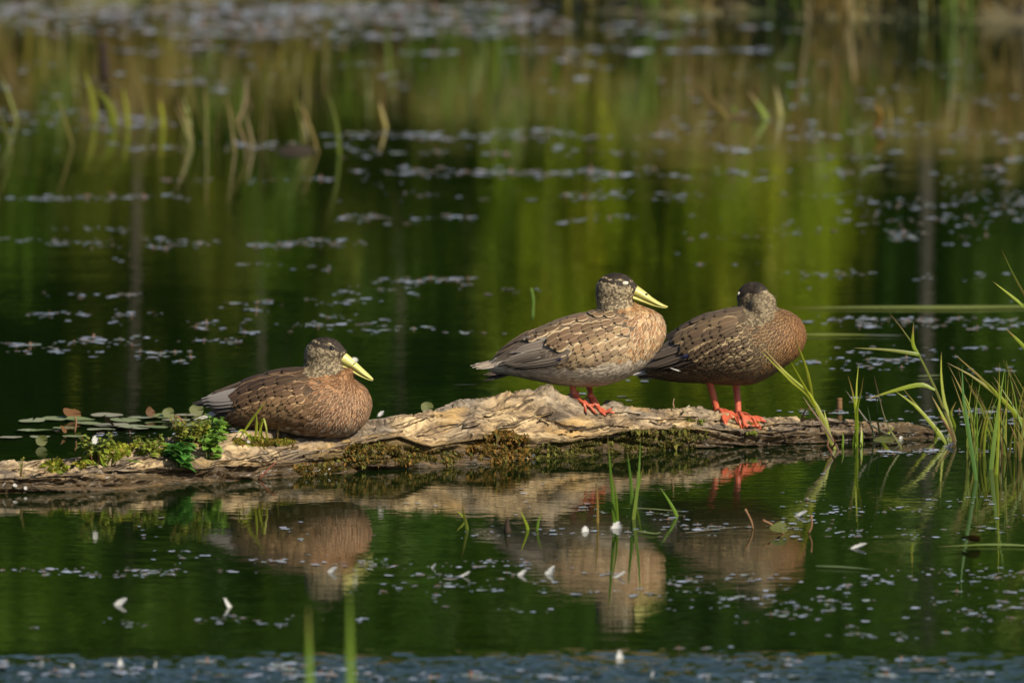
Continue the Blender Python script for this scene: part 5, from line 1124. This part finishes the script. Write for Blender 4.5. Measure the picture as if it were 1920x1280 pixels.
def make_tree(name, h, cr, cols, leaf, ncl, nleaf, bark, lean=0.0, low=0.25, tr=None):
    """tapered trunk with limbs, crown of leaf clumps"""
    r0 = tr or h*0.014+0.03; mb = MB(); P = smoothpath([Vector((0, 0, -0.15)), Vector((lean*0.3, 0.05, h*0.35)), Vector((lean, -0.05, h*0.92))], 10); tube(mb, P, [lerp(r0, r0*0.18, i/9) for i in range(10)], 9, c=bark)
    cl = []
    for q in range(ncl):
        t = random.uniform(low, 1.0); k = min(9, int(t*9)); a = random.uniform(0, 6.28); rr = cr*math.sin(math.pi*min(0.97, 0.12+0.86*(1-(1-t)**1.3)))**0.6*random.uniform(0.35, 1.0)
        e = P[k]+Vector((math.cos(a)*rr, math.sin(a)*rr, random.uniform(-0.05, 0.12)*h)); cl.append((e, Vector((cr*0.34, cr*0.34, cr*0.24))*random.uniform(0.7, 1.25)))
        if q % 2 == 0: tube(mb, smoothpath([P[max(0, k-1)], P[k].lerp(e, 0.5)+Vector((0, 0, -0.05)), e], 5), [r0*0.35, r0*0.28, r0*0.2, r0*0.14, r0*0.06], 5, c=bark)
    cm = MB(); foliage(cm, cl, nleaf, leaf, cols)
    return mb.mesh("trunk", mt_bark), cm.mesh("crown", mt_tree, smooth=False)
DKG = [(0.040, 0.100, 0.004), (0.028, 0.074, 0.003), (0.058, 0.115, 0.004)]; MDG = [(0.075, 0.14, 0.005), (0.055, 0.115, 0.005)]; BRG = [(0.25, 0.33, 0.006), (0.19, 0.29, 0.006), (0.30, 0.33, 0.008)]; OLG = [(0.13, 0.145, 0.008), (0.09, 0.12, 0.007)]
TP = [make_tree("t", 5.6, 1.7, DKG, 0.13, 70, 110, (0.05, 0.04, 0.03), 0.3, 0.10), make_tree("t", 6.6, 2.0, DKG+MDG[1:], 0.14, 80, 110, (0.06, 0.05, 0.04), -0.4, 0.10), make_tree("t", 5.2, 1.5, MDG+DKG, 0.11, 60, 110, (0.08, 0.065, 0.05), 0.2, 0.12)]
TL = ["tall dark leafy tree in the wall of woods beyond the far bank", "tallest broad dark tree in the woods beyond the far bank", "slimmer mid-green tree in the woods beyond the far bank"]
def place(name, meshes, x, y, s, rz, label, cat, group):
    r = empty(name, (x, y, ground_z(x, y)), rz); r.scale = (s, s, s); tag(r, label, cat, group); link("trunk", meshes[0], r); link("crown", meshes[1], r); return r
ti = 0
for row, (y0, n, xs_) in enumerate(((21.0, 15, 1.6), (24.0, 13, 2.1), (28.0, 11, 2.9))):
    for i in range(n):
        x = (i-(n-1)/2)*xs_+random.uniform(-.5, .5); y = y0+random.uniform(-.9, .9); k = ti % 3; ti += 1
        place("woodland_tree", TP[k], x, y, random.uniform(0.9, 1.15), random.uniform(0, 6.28), TL[k], "tree", ["dark trees beyond the far bank", "broad trees beyond the far bank", "mid-green trees beyond the far bank"][k])
def shrub(h, w_, cols, leaf, ncl, nleaf):
    mb = MB(); cl = []
    for q in range(ncl):
        a = random.uniform(0, 6.28); r = w_*math.sqrt(random.random()); z = h*random.uniform(0.12, 0.95)*(1-0.35*(r/w_)**2); e = Vector((math.cos(a)*r, math.sin(a)*r, z)); cl.append((e, Vector((w_*0.28, w_*0.28, h*0.15))*random.uniform(.7, 1.3)))
        if q < 9: tube(mb, smoothpath([Vector((math.cos(a)*0.05, math.sin(a)*0.05, -0.1)), e*0.55+Vector((0, 0, 0.1*h)), e], 5), [0.022, 0.017, 0.012, 0.008, 0.004], 5, c=(0.09, 0.07, 0.05))
    cm = MB(); foliage(cm, cl, nleaf, leaf, cols); return mb.mesh("stems", mt_bark), cm.mesh("crown", mt_tree, smooth=False)
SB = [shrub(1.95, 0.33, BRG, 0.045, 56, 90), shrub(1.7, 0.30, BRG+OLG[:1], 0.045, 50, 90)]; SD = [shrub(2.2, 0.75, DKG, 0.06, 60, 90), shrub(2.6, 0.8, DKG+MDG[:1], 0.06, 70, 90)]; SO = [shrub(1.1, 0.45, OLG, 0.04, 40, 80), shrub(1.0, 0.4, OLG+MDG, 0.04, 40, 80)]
def put_shrub(ms, x, y, s, label, group):
    r = empty("bank_shrub", (x, y, ground_z(x, y)), random.uniform(0, 6.28)); r.scale = (s, s, s); tag(r, label, "shrub", group); link("stems", ms[0], r); link("crown", ms[1], r)
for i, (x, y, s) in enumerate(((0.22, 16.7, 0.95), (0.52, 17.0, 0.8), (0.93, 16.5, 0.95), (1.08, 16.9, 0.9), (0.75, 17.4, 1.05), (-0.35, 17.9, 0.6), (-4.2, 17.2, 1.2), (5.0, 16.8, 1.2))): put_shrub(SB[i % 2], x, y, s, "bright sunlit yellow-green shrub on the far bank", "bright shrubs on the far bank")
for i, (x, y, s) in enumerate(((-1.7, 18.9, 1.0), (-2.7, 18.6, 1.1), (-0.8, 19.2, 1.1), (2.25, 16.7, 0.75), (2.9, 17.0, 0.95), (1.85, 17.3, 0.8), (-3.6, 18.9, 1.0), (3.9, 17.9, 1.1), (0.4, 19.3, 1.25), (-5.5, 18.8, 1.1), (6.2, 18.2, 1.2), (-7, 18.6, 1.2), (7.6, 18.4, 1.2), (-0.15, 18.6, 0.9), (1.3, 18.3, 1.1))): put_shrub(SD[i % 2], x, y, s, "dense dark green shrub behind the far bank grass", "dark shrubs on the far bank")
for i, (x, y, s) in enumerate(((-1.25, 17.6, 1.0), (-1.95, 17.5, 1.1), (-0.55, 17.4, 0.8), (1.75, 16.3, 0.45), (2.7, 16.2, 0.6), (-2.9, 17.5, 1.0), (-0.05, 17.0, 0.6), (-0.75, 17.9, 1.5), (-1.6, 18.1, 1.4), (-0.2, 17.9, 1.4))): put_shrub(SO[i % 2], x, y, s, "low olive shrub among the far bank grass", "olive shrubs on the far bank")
for x, y, tr_, bk, lb in ((1.57, 16.4, 0.036, (0.07, 0.06, 0.048), "slim grey-barked sapling on the far bank beside the bright shrubs"), (-1.46, 17.5, 0.024, (0.075, 0.058, 0.042), "slim brown-barked sapling on the far bank amid olive shrubs"), (-1.02, 17.6, 0.016, (0.11, 0.09, 0.065), "thin leaning sapling on the far bank between olive shrubs"), (-0.45, 17.6, 0.014, (0.10, 0.08, 0.06), "thin straight sapling on the far bank near the bright shrubs")):
    ms = make_tree("t", 4.6, 0.9, MDG+DKG, 0.08, 26, 80, bk, random.uniform(-.2, .2), 0.55, tr_); place("bank_sapling", ms, x, y, 1.0, 0.0, lb, "tree", "saplings on the far bank")
